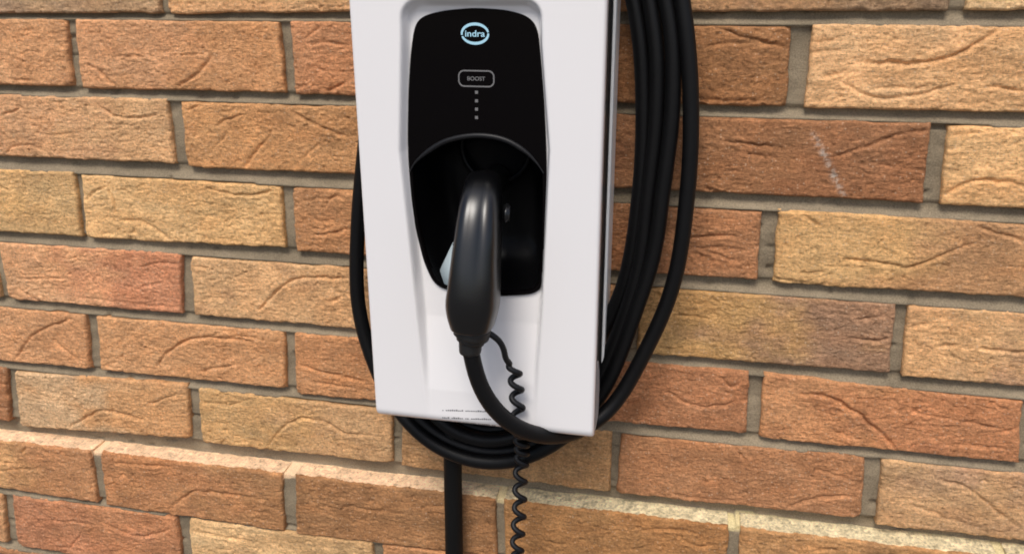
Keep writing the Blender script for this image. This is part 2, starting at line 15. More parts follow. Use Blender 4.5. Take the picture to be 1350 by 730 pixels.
CABLE = [[0.0035, -0.128, 1.1455], [0.0032, -0.128, 1.1316], [0.005, -0.127, 1.1167], [0.0105, -0.126, 1.1026], [0.0192, -0.123, 1.0883], [0.031, -0.117, 1.0756], [0.0441, -0.107, 1.0638], [0.0576, -0.09, 1.0516], [0.0721, -0.07, 1.0432], [0.0868, -0.054, 1.0425], [0.098, -0.044, 1.0467], [0.1092, -0.04, 1.0624], [0.1196, -0.038, 1.0841], [0.1293, -0.037, 1.1073], [0.1469, -0.036, 1.15], [0.156, -0.036, 1.1896], [0.1606, -0.036, 1.2544], [0.1614, -0.036, 1.3039], [0.1578, -0.036, 1.3457], [0.1542, -0.036, 1.3747], [0.149, -0.035, 1.4033], [0.1352, -0.034, 1.4644], [0.1, -0.032, 1.5402], [0.048, -0.03, 1.5895], [-0.0164, -0.03, 1.5878], [-0.0672, -0.03, 1.5308], [-0.098, -0.028, 1.4393], [-0.1107, -0.026, 1.3393], [-0.1199, -0.026, 1.2725], [-0.1311, -0.026, 1.2022], [-0.1354, -0.026, 1.1657], [-0.1348, -0.027, 1.129], [-0.1302, -0.028, 1.0958], [-0.1184, -0.03, 1.0594], [-0.1027, -0.033, 1.0291], [-0.0872, -0.036, 1.0129], [-0.0715, -0.039, 1.0023], [-0.0526, -0.041, 0.9941], [-0.0312, -0.042, 0.9888], [-0.0066, -0.042, 0.9872], [0.0149, -0.042, 0.9915], [0.0319, -0.042, 0.9991], [0.0505, -0.041, 1.0108], [0.0695, -0.04, 1.0276], [0.0845, -0.038, 1.0476], [0.0935, -0.036, 1.0614], [0.1015, -0.034, 1.0802], [0.1108, -0.033, 1.1022], [0.1233, -0.033, 1.1468], [0.1335, -0.033, 1.187], [0.1418, -0.033, 1.2527], [0.1455, -0.033, 1.3151], [0.1444, -0.033, 1.3569], [0.1379, -0.032, 1.4033], [0.1221, -0.031, 1.4595], [0.0889, -0.03, 1.52], [0.039, -0.028, 1.5647], [-0.0119, -0.026, 1.5676], [-0.0547, -0.022, 1.5207], [-0.0826, -0.018, 1.4276], [-0.1039, -0.016, 1.3385], [-0.1151, -0.016, 1.2569], [-0.1202, -0.016, 1.1853], [-0.1173, -0.02, 1.1201], [-0.1066, -0.027, 1.0629], [-0.0874, -0.03, 1.0259], [-0.0712, -0.031, 1.0094], [-0.0518, -0.032, 0.9988], [-0.0327, -0.032, 0.9932], [-0.0093, -0.032, 0.9914], [0.0125, -0.032, 0.9957], [0.0333, -0.032, 1.0061], [0.0545, -0.033, 1.0254], [0.0751, -0.034, 1.0516], [0.0892, -0.031, 1.0773], [0.0993, -0.03, 1.1032], [0.112, -0.029, 1.1442], [0.1225, -0.029, 1.1848], [0.1305, -0.029, 1.2512], [0.1345, -0.029, 1.3142], [0.1322, -0.029, 1.3624], [0.1249, -0.028, 1.4032], [0.1084, -0.026, 1.4602], [0.0734, -0.022, 1.5166], [0.0344, -0.02, 1.5509], [-0.0023, -0.018, 1.5474], [-0.0364, -0.012, 1.499], [-0.0667, -0.009, 1.4029], [-0.0843, -0.009, 1.3048], [-0.0922, -0.009, 1.1995], [-0.0915, -0.018, 1.1138], [-0.0809, -0.028, 1.0583], [-0.0617, -0.039, 1.0293], [-0.0407, -0.042, 1.0157], [-0.0103, -0.043, 1.0092], [0.0179, -0.042, 1.015], [0.0411, -0.036, 1.0287], [0.0618, -0.024, 1.0559], [0.0794, -0.02, 1.0855], [0.0925, -0.02, 1.1159], [0.1041, -0.021, 1.1402], [0.1139, -0.024, 1.1824], [0.121, -0.025, 1.2497], [0.1228, -0.025, 1.3133], [0.1201, -0.025, 1.362], [0.1128, -0.024, 1.4032], [0.0985, -0.022, 1.4437], [0.0764, -0.018, 1.484], [0.0454, -0.014, 1.5078], [0.0137, -0.01, 1.498], [-0.0192, -0.009, 1.4398], [-0.0486, -0.009, 1.3258], [-0.063, -0.009, 1.2012], [-0.0669, -0.012, 1.1133], [-0.0679, -0.02, 1.0438], [-0.0478, -0.029, 1.0173], [-0.0136, -0.031, 1.0131], [0.0115, -0.03, 1.0178], [0.0323, -0.024, 1.0336], [0.0477, -0.016, 1.0653]]
CORD0 = [[0.0145, -0.124, 1.1577], [0.0192, -0.124, 1.1556], [0.0246, -0.122, 1.1502], [0.0276, -0.12, 1.1427], [0.0288, -0.118, 1.1336]]
CORD1 = [[0.0334, -0.115, 1.1294], [0.034, -0.108, 1.1117], [0.0337, -0.102, 1.092], [0.034, -0.101, 1.0759], [0.0343, -0.097, 1.062], [0.0322, -0.08, 1.0374], [0.028, -0.062, 1.0108], [0.0256, -0.058, 0.989], [0.0243, -0.056, 0.9566], [0.0214, -0.054, 0.915], [0.0187, -0.05, 0.8704], [0.0174, -0.046, 0.8158]]
CONDUIT = [[-0.0459, -0.028, 1.0153], [-0.0472, -0.0275, 0.9749], [-0.0477, -0.0275, 0.9255], [-0.0483, -0.0275, 0.8746], [-0.0489, -0.0275, 0.8221]]
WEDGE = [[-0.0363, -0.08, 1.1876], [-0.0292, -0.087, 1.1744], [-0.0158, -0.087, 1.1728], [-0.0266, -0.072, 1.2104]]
FACET = [[-0.0396, -0.079, 1.1778], [-0.0276, -0.082, 1.1739], [-0.0321, -0.077, 1.1868], [-0.0356, -0.074, 1.1928]]
import bpy, bmesh, math
import numpy as np
from mathutils import Vector, Matrix

rng = np.random.default_rng(11)
scene = bpy.context.scene
col = scene.collection
OX, OZ = 430.0, 1350.0            # wall millimetres -> world metres
PLINTH = 13.0                     # the lower courses stand this far proud (mm)

# ------------------------------------------------------------------ helpers
def link(name, me, mat=None, parent=None, smooth=True):
    if isinstance(me, bmesh.types.BMesh):
        m = bpy.data.meshes.new(name); me.to_mesh(m); me.free(); me = m
    o = bpy.data.objects.new(name, me)
    col.objects.link(o)
    if mat: me.materials.append(mat)
    if smooth:
        me.polygons.foreach_set('use_smooth', np.ones(len(me.polygons), dtype=bool))
    if parent: o.parent = parent
    return o

def tag(o, label, cat, group=None, kind=None):
    if label: o['label'] = label
    if cat: o['category'] = cat
    if group: o['group'] = group
    if kind: o['kind'] = kind
    return o

def thing(name, label, cat):
    o = bpy.data.objects.new(name, None); o.empty_display_size = 0.05
    col.objects.link(o)
    return tag(o, label, cat)

def np_mesh(name, v, f, cols=None):
    v = np.asarray(v, dtype=np.float32); f = np.asarray(f, dtype=np.int32)
    me = bpy.data.meshes.new(name)
    me.vertices.add(len(v)); me.vertices.foreach_set('co', v.ravel())
    n = f.shape[1]
    me.loops.add(f.size); me.loops.foreach_set('vertex_index', f.ravel())
    me.polygons.add(len(f)); me.polygons.foreach_set('loop_start', np.arange(0, f.size, n, dtype=np.int32))
    me.update(calc_edges=True)
    if cols is not None:
        a = me.color_attributes.new('tint', 'FLOAT_COLOR', 'POINT')
        c = np.ones((len(v), 4), dtype=np.float32); c[:, :3] = cols
        a.data.foreach_set('color', c.ravel())
    return me

def grid_faces(nx, nz):
    i = np.arange(nx - 1); j = np.arange(nz - 1)
    I, J = np.meshgrid(i, j)
    a = (J * nx + I).ravel()
    return np.stack([a, a + 1, a + nx + 1, a + nx], 1)

def smooth01(t):
    t = np.clip(t, 0, 1); return t * t * (3 - 2 * t)

class Noise:
    def __init__(s, seed, n=256):
        s.t = np.random.default_rng(seed).random((n, n)); s.n = n
    def __call__(s, x, y):
        xi = np.floor(x).astype(int); yi = np.floor(y).astype(int)
        fx = x - xi; fy = y - yi
        fx = fx * fx * fx * (fx * (fx * 6 - 15) + 10); fy = fy * fy * fy * (fy * (fy * 6 - 15) + 10)
        g = lambda a, b: s.t[a % s.n, b % s.n]
        return (g(xi, yi) * (1 - fx) + g(xi + 1, yi) * fx) * (1 - fy) + (g(xi, yi + 1) * (1 - fx) + g(xi + 1, yi + 1) * fx) * fy
    def fbm(s, x, y, o=3):
        r = 0; a = 1; t = 0
        for k in range(o):
            r = r + a * s(x * 2 ** k + 17.3 * k, y * 2 ** k + 9.1 * k); t += a; a *= .5
        return r / t - .5
N1, N2, N3, N4 = Noise(1), Noise(2), Noise(3), Noise(4)

def catmull(P, step):
    P = np.asarray(P, float)
    P = np.vstack([2 * P[0] - P[1], P, 2 * P[-1] - P[-2]])
    out = []
    for i in range(1, len(P) - 2):
        p0, p1, p2, p3 = P[i - 1:i + 3]
        n = max(2, int(np.linalg.norm((p2 - p1)[:3]) / step))
        t = np.linspace(0, 1, n, endpoint=False)[:, None]
        out.append(.5 * (2 * p1 + (p2 - p0) * t + (2 * p0 - 5 * p1 + 4 * p2 - p3) * t ** 2 + (3 * p1 - p0 - 3 * p2 + p3) * t ** 3))
    out.append(P[-2][None]); return np.vstack(out)

def relax(P, k):
    P = P.copy()
    for _ in range(k):
        P[1:-1] = .25 * P[:-2] + .5 * P[1:-1] + .25 * P[2:]
    return P

def frames(P):
    T = np.gradient(P, axis=0); T /= np.linalg.norm(T, axis=1)[:, None]
    n = np.cross(T[0], [0, 1, 0.01]); n /= np.linalg.norm(n)
    Ns = []
    for t in T:
        n = n - t * (n @ t); n /= np.linalg.norm(n); Ns.append(n)
    Ns = np.array(Ns); return T, Ns, np.cross(T, Ns)

def tube(name, P, rad, seg=16, cap=True):
    P = np.asarray(P, float); T, A, B = frames(P)
    rad = np.broadcast_to(rad, len(P))
    a = np.linspace(0, 2 * np.pi, seg, endpoint=False)
    V = (P[:, None] + rad[:, None, None] * (np.cos(a)[None, :, None] * A[:, None] + np.sin(a)[None, :, None] * B[:, None])).reshape(-1, 3)
    i, j = np.meshgrid(np.arange(len(P) - 1), np.arange(seg), indexing='ij')
    j2 = (j + 1) % seg
    F = np.stack([i * seg + j, (i + 1) * seg + j, (i + 1) * seg + j2, i * seg + j2], -1).reshape(-1, 4)
    if cap:
        n = len(V); V = np.vstack([V, P[:1], P[-1:]]); m = (len(P) - 1) * seg
        jj = np.arange(seg); j3 = (jj + 1) % seg
        F = np.vstack([F, np.stack([jj, j3, np.full(seg, n), np.full(seg, n)], 1)[:0]])
        me_extra = [(jj, j3, n), (m + j3, m + jj, n + 1)]
        bm = bmesh.new()
        vs = [bm.verts.new(v) for v in V]
        for f in F: bm.faces.new([vs[k] for k in f])
        for k in range(seg):
            bm.faces.new([vs[int(me_extra[0][0][k])], vs[int(me_extra[0][1][k])], vs[n]])
            bm.faces.new([vs[int(me_extra[1][0][k])], vs[int(me_extra[1][1][k])], vs[n + 1]])
        bmesh.ops.recalc_face_normals(bm, faces=bm.faces)
        me = bpy.data.meshes.new(name); bm.to_mesh(me); bm.free(); return me
    return np_mesh(name, V, F)

def resample(P, n, closed=True):
    P = np.asarray(P, float)
    Q = np.vstack([P, P[:1]]) if closed else P
    d = np.r_[0, np.cumsum(np.linalg.norm(np.diff(Q, axis=0), axis=1))]
    t = np.linspace(0, d[-1], n, endpoint=not closed)
    return np.stack([np.interp(t, d, Q[:, k]) for k in range(Q.shape[1])], 1)

def inset_poly(P, d):
    P = np.asarray(P, float)
    a = np.roll(P, 1, 0); b = np.roll(P, -1, 0)
    t = b - a; t /= np.linalg.norm(t, axis=1)[:, None]
    area = .5 * np.sum(P[:, 0] * b[:, 1] - b[:, 0] * P[:, 1])
    n = np.stack([-t[:, 1], t[:, 0]], 1) * (1 if area > 0 else -1)
    return P + n * d

def in_poly(x, z, P):
    P = np.asarray(P); ins = np.zeros(x.shape, bool)
    for (x1, z1), (x2, z2) in zip(P, np.roll(P, -1, 0)):
        c = ((z1 > z) != (z2 > z)) & (x < (x2 - x1) * (z - z1) / (z2 - z1 + 1e-12) + x1)
        ins ^= c
    return ins

def W3(x, y, z):                  # wall millimetres -> world
    return np.array([(x - OX) / 1000, y / 1000, (z + OZ) / 1000])

def loft(rings, close=True):      # list of (n,3) rings -> bmesh
    bm = bmesh.new()
    R = [[bm.verts.new(p) for p in r] for r in rings]
    n = len(R[0])
    for a, b in zip(R, R[1:]):
        for k in range(n if close else n - 1):
            bm.faces.new([a[k], a[(k + 1) % n], b[(k + 1) % n], b[k]])
    return bm, R

# ------------------------------------------------------------------ materials
def material(name):
    m = bpy.data.materials.new(name); m.use_nodes = True
    nt = m.node_tree; b = nt.nodes['Principled BSDF']
    return m, nt, b

def add(nt, typ, **kw):
    n = nt.nodes.new(typ)
    for k, v in kw.items():
        if k in n.inputs: n.inputs[k].default_value = v
        else: setattr(n, k, v)
    return n

def plain(name, rgb, rough, bump=0.0, bscale=900, spec=None, coat=0.0, mottle=0.06, mscale=25):
    m, nt, b = material(name); L = nt.links
    tc = add(nt, 'ShaderNodeTexCoord')
    nz = add(nt, 'ShaderNodeTexNoise', Scale=mscale, Detail=5.0)
    L.new(tc.outputs['Object'], nz.inputs['Vector'])
    mx = add(nt, 'ShaderNodeMix', data_type='RGBA')
    mx.inputs[6].default_value = (*[c * (1 - mottle) for c in rgb], 1)
    mx.inputs[7].default_value = (*[min(1, c * (1 + mottle)) for c in rgb], 1)
    L.new(nz.outputs['Fac'], mx.inputs[0]); L.new(mx.outputs[2], b.inputs['Base Color'])
    mr = add(nt, 'ShaderNodeMapRange'); mr.inputs[3].default_value = rough * .85; mr.inputs[4].default_value = min(1, rough * 1.15)
    n2 = add(nt, 'ShaderNodeTexNoise', Scale=mscale * 3.1, Detail=6.0)
    L.new(tc.outputs['Object'], n2.inputs['Vector'])
    L.new(n2.outputs['Fac'], mr.inputs[0]); L.new(mr.outputs[0], b.inputs['Roughness'])
    if bump:
        n3 = add(nt, 'ShaderNodeTexNoise', Scale=bscale, Detail=3.0)
        L.new(tc.outputs['Object'], n3.inputs['Vector'])
        bp = add(nt, 'ShaderNodeBump', Strength=bump, Distance=.0005)
        L.new(n3.outputs['Fac'], bp.inputs['Height']); L.new(bp.outputs[0], b.inputs['Normal'])
    if spec is not None: b.inputs['Specular IOR Level'].default_value = spec
    b.inputs['Coat Weight'].default_value = coat; b.inputs['Coat Roughness'].default_value = .08
    return m

def brick_material():
    m, nt, b = material('weathered_brick'); L = nt.links
    at = add(nt, 'ShaderNodeAttribute', attribute_name='tint')
    tc = add(nt, 'ShaderNodeTexCoord')
    grain = add(nt, 'ShaderNodeTexNoise', Scale=380.0, Detail=6.0, Roughness=.8)
    patch = add(nt, 'ShaderNodeTexNoise', Scale=60.0, Detail=6.0, Roughness=.65)
    st = add(nt, 'ShaderNodeMapping'); st.inputs['Scale'].default_value = (110, 110, 330)
    L.new(tc.outputs['Object'], st.inputs[0])
    streak = add(nt, 'ShaderNodeTexNoise', Scale=1.0, Detail=5.0, Roughness=.7)
    L.new(st.outputs[0], streak.inputs['Vector'])
    for n in (grain, patch): L.new(tc.outputs['Object'], n.inputs['Vector'])
    def mr(src, lo, hi, a, c):
        r = add(nt, 'ShaderNodeMapRange'); L.new(src, r.inputs[0])
        for k, v in zip((1, 2, 3, 4), (lo, hi, a, c)): r.inputs[k].default_value = v
        return r.outputs[0]
    def mul(a, c):
        x = add(nt, 'ShaderNodeMath', operation='MULTIPLY'); L.new(a, x.inputs[0]); L.new(c, x.inputs[1]); return x.outputs[0]
    k = mul(mul(mr(grain.outputs['Fac'], .25, .75, .50, 1.58), mr(patch.outputs['Fac'], .3, .7, .84, 1.14)), mr(streak.outputs['Fac'], .3, .7, .74, 1.24))
    sd_ = add(nt, 'ShaderNodeMapping'); sd_.inputs['Scale'].default_value = (95, 95, 480)
    L.new(tc.outputs['Object'], sd_.inputs[0])
    dash = add(nt, 'ShaderNodeTexNoise', Scale=1.0, Detail=3.0, Roughness=.6); L.new(sd_.outputs[0], dash.inputs['Vector'])
    k = mul(k, mr(dash.outputs['Fac'], .60, .70, 1.0, .55))
    vm = add(nt, 'ShaderNodeVectorMath', operation='SCALE')
    L.new(at.outputs['Color'], vm.inputs[0]); L.new(k, vm.inputs['Scale'])
    # pale sand grains and dark pits in the clay
    vor = add(nt, 'ShaderNodeTexVoronoi', Scale=420.0); L.new(tc.outputs['Object'], vor.inputs['Vector'])
    sep = add(nt, 'ShaderNodeSeparateColor'); L.new(vor.outputs['Color'], sep.inputs[0])
    g1 = mul(mr(vor.outputs['Distance'], .05, .42, 1, 0), mr(sep.outputs[0], .72, .95, 0, .6))
    g2 = mul(mr(vor.outputs['Distance'], .05, .45, 1, 0), mr(sep.outputs[0], .05, .25, .6, 0))
    m1 = add(nt, 'ShaderNodeMix', data_type='RGBA'); L.new(g1, m1.inputs[0]); L.new(vm.outputs[0], m1.inputs[6]); m1.inputs[7].default_value = (.78, .6, .42, 1)
    m2 = add(nt, 'ShaderNodeMix', data_type='RGBA'); L.new(g2, m2.inputs[0]); L.new(m1.outputs[2], m2.inputs[6]); m2.inputs[7].default_value = (.10, .05, .025, 1)
    L.new(m2.outputs[2], b.inputs['Base Color'])
    b.inputs['Roughness'].default_value = .88; b.inputs['Specular IOR Level'].default_value = .25
    s = add(nt, 'ShaderNodeMath', operation='ADD'); L.new(grain.outputs['Fac'], s.inputs[0]); L.new(streak.outputs['Fac'], s.inputs[1])
    bp = add(nt, 'ShaderNodeBump', Strength=1.0, Distance=.0023)
    L.new(s.outputs[0], bp.inputs['Height']); L.new(bp.outputs[0], b.inputs['Normal'])
    return m

M_brick = brick_material()
def mortar_material():
    m, nt, b = material('sandy_mortar'); L = nt.links
    tc = add(nt, 'ShaderNodeTexCoord')
    g = add(nt, 'ShaderNodeTexNoise', Scale=700.0, Detail=5.0, Roughness=.8)
    p = add(nt, 'ShaderNodeTexNoise', Scale=28.0, Detail=5.0)
    at = add(nt, 'ShaderNodeAttribute', attribute_name='tint')
    for n in (g, p): L.new(tc.outputs['Object'], n.inputs['Vector'])
    a = add(nt, 'ShaderNodeMath', operation='MULTIPLY_ADD'); L.new(g.outputs['Fac'], a.inputs[0]); a.inputs[1].default_value = 2.0; a.inputs[2].default_value = -.35
    c = add(nt, 'ShaderNodeMath', operation='MULTIPLY_ADD'); L.new(p.outputs['Fac'], c.inputs[0]); c.inputs[1].default_value = .7; L.new(a.outputs[0], c.inputs[2])
    vm = add(nt, 'ShaderNodeVectorMath', operation='SCALE'); L.new(at.outputs['Color'], vm.inputs[0]); L.new(c.outputs[0], vm.inputs['Scale'])
    L.new(vm.outputs[0], b.inputs['Base Color']); b.inputs['Roughness'].default_value = .95; b.inputs['Specular IOR Level'].default_value = .15
    bp = add(nt, 'ShaderNodeBump', Strength=.8, Distance=.0012); L.new(g.outputs['Fac'], bp.inputs['Height']); L.new(bp.outputs[0], b.inputs['Normal'])
    return m
M_mortar = mortar_material()
M_white = plain('white_cover_plastic', (.75, .735, .736), .26, bump=.06, bscale=1400, mottle=.012, mscale=14, coat=.5)
M_plate = plain('pale_grey_plastic', (.80, .80, .78), .4, bump=.1, bscale=1200, mottle=.03)
M_trim = plain('dark_grey_plastic', (.022, .025, .025), .45, bump=.2, bscale=1500, mottle=.08)
M_gloss = plain('gloss_black_panel', (.0022, .0017, .0019), .16, mottle=.05, spec=.09)
M_pocket = plain('satin_black_pocket', (.0022, .0022, .0026), .34, mottle=.05, spec=.1)
M_lip = plain('dark_grey_lip', (.008, .008, .009), .42, mottle=.05, spec=.25)
M_grip = plain('satin_black_handle', (.0012, .0012, .0016), .32, bump=.05, bscale=1600, mottle=.1, spec=.55, coat=.12)
M_grip.node_tree.nodes['Principled BSDF'].inputs['Coat Roughness'].default_value = .26
M_boot = plain('matt_black_rubber', (.008, .008, .008), .55, bump=.25, bscale=1500, mottle=.12)
M_cable = plain('black_cable_sheath', (.003, .003, .0034), .48, bump=.15, bscale=1300, mottle=.18, mscale=40, spec=.22)
M_cord = plain('black_curly_cord', (.005, .005, .006), .45, mottle=.1, mscale=60, spec=.3)
M_duct = plain('black_duct', (.003, .003, .003), .6, mottle=.1, spec=.2)
M_wedge = plain('painted_sky_reflection', (.36, .43, .46), .25, mottle=.05)  # sky reflection on black plastic, put into the base colour
M_print = plain('grey_print', (.18, .18, .19), .6, mottle=.15, mscale=300)
M_mark = plain('grey_symbol_print', (.15, .147, .147), .5, mottle=.1, mscale=300)
_w = M_white.node_tree; _b = _w.nodes['Principled BSDF']
for _l in list(_b.inputs['Roughness'].links): _w.links.remove(_l)
_b.inputs['Roughness'].default_value = .22
def lamp_mat(name, rgb, s):
    m, nt, b = material(name); b.inputs['Base Color'].default_value = (.28, .42, .5, 1)
    b.inputs['Emission Color'].default_value = (*rgb, 1); b.inputs['Emission Strength'].default_value = s
    return m
M_led = lamp_mat('lit_logo', (.30, .66, .82), .18)

# ------------------------------------------------------------------ brick wall
wall = thing('brick_wall', 'rough orange and tan brick wall with grey mortar behind the white charger', 'wall')
wall.location = (0, 0, 0)

PAL = [((.50, .23, .095), (.46, .21, .09)), ((.42, .17, .065), (.40, .165, .06)), ((.55, .31, .13), (.50, .27, .12)), ((.33, .125, .05), (.34, .13, .05)), ((.45, .23, .10), (.32, .17, .10))]
K = np.array([1.44, 1.62, 1.80])                          # albedo scale
def crease(H, X, Z, pts, w, dp, rs):
    P = np.array(pts, float).reshape(-1, 2)
    if len(P) > 2: P = catmull(P, 4.0)
    lo = P.min(0) - 16; hi = P.max(0) + 16
    msk = (X > lo[0]) & (X < hi[0]) & (Z > lo[1]) & (Z < hi[1])
    if not msk.any(): return
    x = X[msk]; z = Z[msk]
    best = np.full(x.shape, 1e9); side = np.zeros(x.shape); along = np.zeros(x.shape)
    wob = N3.fbm(x / 9 + rs, z / 9) * 3.2
    n = len(P) - 1
    for k in range(n):
        a, b = P[k], P[k + 1]; d = b - a; L = max(1e-6, d @ d)
        t = np.clip(((x - a[0]) * d[0] + (z - a[1]) * d[1]) / L, 0, 1)
        dx = x - a[0] - t * d[0]; dz = z - a[1] - t * d[1]
        q = np.hypot(dx, dz)
        nx, nz = -d[1], d[0]
        if nz < 0: nx, nz = -nx, -nz
        s = (dx * nx + dz * nz) / math.sqrt(L)
        u = q < best
        best[u] = q[u]; side[u] = np.sign(s[u]) * q[u]; along[u] = (k + t[u]) / n
    s = side + wob
    fade = np.clip(1.25 * np.sin(np.pi * np.clip(along * .9 + .06, 0, 1)) ** .6, 0, 1) * (.75 + .9 * np.clip(N2.fbm(x / 12, z / 12 + rs) + .25, 0, .6))
    # overhanging fold: the clay above stands proud, then a sharp cut, then a lip that catches the light
    end = np.exp(-np.maximum(0, best - np.abs(side) - .5) / 2.5)
    low = np.where(s < 0, np.exp(np.minimum(s, 0) / 8.0) * (1 - np.exp(-(s / 1.1) ** 2)), 0)
    g = -dp * .98 * np.exp(-(s / (w * .46)) ** 2) + dp * .72 * low + dp * .22 * np.exp(-((s - w * 1.2) / (w * 1.2)) ** 2)
    H[msk] += g * fade * end

def build_brick(r, q, ca, cb, creases, idx, verts, faces, cols, base):
    q = np.array(q, float).reshape(4, 2) + np.array([[-.9, .7], [.9, .7], [.9, -.9], [-.9, -.9]])   # TL TR BR BL
    off = PLINTH if r >= 7 else 0.0
    view = q[:, 0].max() > -215 and q[:, 0].min() < 985 and -1 <= r <= 9
    st = 1.15 if view else 5.0
    w = q[1, 0] - q[0, 0]; h = q[0, 1] - q[3, 1]
    nx = max(6, int(w / st)); nz = max(4, int(h / st))
    u, v = np.meshgrid(np.linspace(0, 1, nx), np.linspace(0, 1, nz))
    X = (q[3, 0] * (1 - u) + q[2, 0] * u) * (1 - v) + (q[0, 0] * (1 - u) + q[1, 0] * u) * v
    Z = (q[3, 1] * (1 - u) + q[2, 1] * u) * (1 - v) + (q[0, 1] * (1 - u) + q[1, 1] * u) * v
    s = idx * 7.31
    dx = np.minimum(u, 1 - u) * w; dz = np.minimum(v, 1 - v) * h
    ex = N1.fbm(X / 16 + s, Z / 16, 3) * 2.6; ez = N2.fbm(X / 22 + s, Z / 14, 3) * 2.2
    wx = np.exp(-dx / 7); wz = np.exp(-dz / 7)
    X = X + ex * wx; Z = Z + ez * wz
    # relief
    H = 1.5 * N3.fbm(X / 55 + s, Z / 22 + s, 3)
    mask = smooth01((N4.fbm(X / 45 + s, Z / 30 - s, 2) + .18) / .3)
    rid = np.abs(N2.fbm(X / 20 + s, Z / 4.2 + N1.fbm(X / 30, Z / 12) * 3.2 + s, 3))
    H += -.95 * mask * np.exp(-(rid / .045) ** 2)
    H += .8 * N1.fbm(X / 6 - s, Z / 2.6, 3) * (.4 + mask)
    H += .75 * N4.fbm(X / 2.4 + s, Z / 2.0, 2)
    pit = N3(X / 3.3 + s * 3, Z / 2.6 - s)
    H -= 1.3 * smooth01((pit - .86) / .1)
    lr = np.random.default_rng(1000 + idx)
    allc = list(creases)
    if view and len(creases) < 3:
        for _ in range(3 - len(creases)):
            cx = q[0, 0] + lr.uniform(.15, .8) * w; cz = q[3, 1] + lr.uniform(.25, .8) * h; ln = lr.uniform(20, 60); b = lr.uniform(-14, 14)
            allc.append([[cx, cz, cx + ln * .35, cz + b * .8, cx + ln * .7, cz + b, cx + ln, cz + b * lr.uniform(-.2, .9)], lr.uniform(2, 3.2), lr.uniform(.9, 1.8)])
    for k, (pts, cw, dp) in enumerate(allc):
        if view: crease(H, X, Z, pts, cw, dp, s + k)
    ed = np.minimum(dx, dz) + N2.fbm(X / 5 + s, Z / 5, 2) * 1.6
    e = np.clip(1 - ed / 2.0, 0, 1.2); H -= 2.3 * e ** 2
    # chipped corners
    for cu, cv in ((0, 0), (1, 0), (0, 1), (1, 1)):
        if lr.random() < .35:
            d = np.hypot((u - cu) * w, (v - cv) * h) + N1.fbm(X / 4, Z / 4 + s, 2) * 5
            H -= 3.0 * smooth01(1 - d / lr.uniform(5, 9))
    Y = -(off + H + .5)
    # pigment: two clays blended across the brick with cloudy borders
    mean_ = np.array([.485, .232, .100]) * K
    ds_ = lambda c: .64 * c + .36 * mean_ * (c.sum() / mean_.sum())
    a = np.array(ca if ca else PAL[lr.integers(len(PAL))][0]) * K
    b = np.array(cb if cb else np.array(a) / K * lr.uniform(.9, 1.06)) * K
    a = ds_(a); b = ds_(b)
    t = smooth01((u - .5) * 1.7 + .5 + N4.fbm(X / 38 + s, Z / 26, 3) * 1.7)
    C = a * (1 - t)[..., None] + b * t[..., None]
    warm = N1.fbm(X / 26 + s, Z / 17 - s, 4)
    C = C * (1 + .42 * warm)[..., None]
    sh = N2.fbm(X / 30 - s, Z / 12 + s, 3)
    C = C * (1 + np.stack([.10 * sh, -.03 * sh, -.14 * sh], -1))
    burn = smooth01((N3.fbm(X / 34 + 2 * s, Z / 18, 3) - .12) / .2) * lr.uniform(0, .5)
    C = C * (1 - burn[..., None] * (1 - np.array([.62, .6, .66])))
    if r == 2:                                                     # chalky scrape on one brick
        for (ax, az), (bx, bz) in zip(SCRATCH, SCRATCH[1:]):
            dd = np.array([bx - ax, bz - az]); L = dd @ dd
            tt = np.clip(((X - ax) * dd[0] + (Z - az) * dd[1]) / L, 0, 1)
            ds = np.hypot(X - ax - tt * dd[0], Z - az - tt * dd[1])
            ms = np.exp(-(ds / 2.4) ** 2) * smooth01((N4(X / 1.6, Z / 1.6) - .3) / .3) * .5
            C = C * (1 - ms[..., None]) + np.array([.62, .55, .47]) * ms[..., None]
    front = np.stack([(X - OX) / 1000, Y / 1000, (Z + OZ) / 1000], -1).reshape(-1, 3)
    n0 = base
    verts.append(front); cols.append(C.reshape(-1, 3)); faces.append(grid_faces(nx, nz) + n0)
    n = nx * nz
    # returns into the wall: ring of edge verts pushed back
    ring = np.r_[np.arange(nx), np.arange(2 * nx - 1, n, nx), np.arange(n - 2, n - nx - 1, -1), np.arange(n - 2 * nx, 0, -nx)]
    steps = [-(off - 4.0), -(off - 12.0)] if off == 0 or r > 7 else [-(off - .8 - 1.6 * k) for k in range(8)] + [0.5, 3.0, 6.0, 9.0]
    prev = ring + n0; count = n
    for ystep in steps:
        rv = front[ring].copy(); rv[:, 1] = np.maximum(rv[:, 1] + .0002, (ystep + 0.5 * (N1(rv[:, 0] * 300, rv[:, 2] * 300 + ystep) - .5)) / 1000)
        if r == 7: rv[:, 2] += (N2(rv[:, 0] * 160, np.full(len(rv), ystep * .13)) - .5) * .0009 * (rv[:, 2] > front[:, 2].mean())
        cc = C.reshape(-1, 3)[ring].copy()
        if r == 7:                                                  # top of the stepped course: pale daylight painted into bed face / yellow mortar smear
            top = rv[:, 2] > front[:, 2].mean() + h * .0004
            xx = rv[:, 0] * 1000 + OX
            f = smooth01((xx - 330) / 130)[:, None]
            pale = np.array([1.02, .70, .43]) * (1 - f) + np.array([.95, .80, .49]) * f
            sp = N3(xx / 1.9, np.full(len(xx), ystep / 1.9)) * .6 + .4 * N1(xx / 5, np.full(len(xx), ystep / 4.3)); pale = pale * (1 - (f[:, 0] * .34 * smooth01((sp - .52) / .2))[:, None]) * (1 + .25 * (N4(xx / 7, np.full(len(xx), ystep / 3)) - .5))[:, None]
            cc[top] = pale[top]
        verts.append(rv); cols.append(cc)
        cur = np.arange(len(ring)) + n0 + count; count += len(ring)
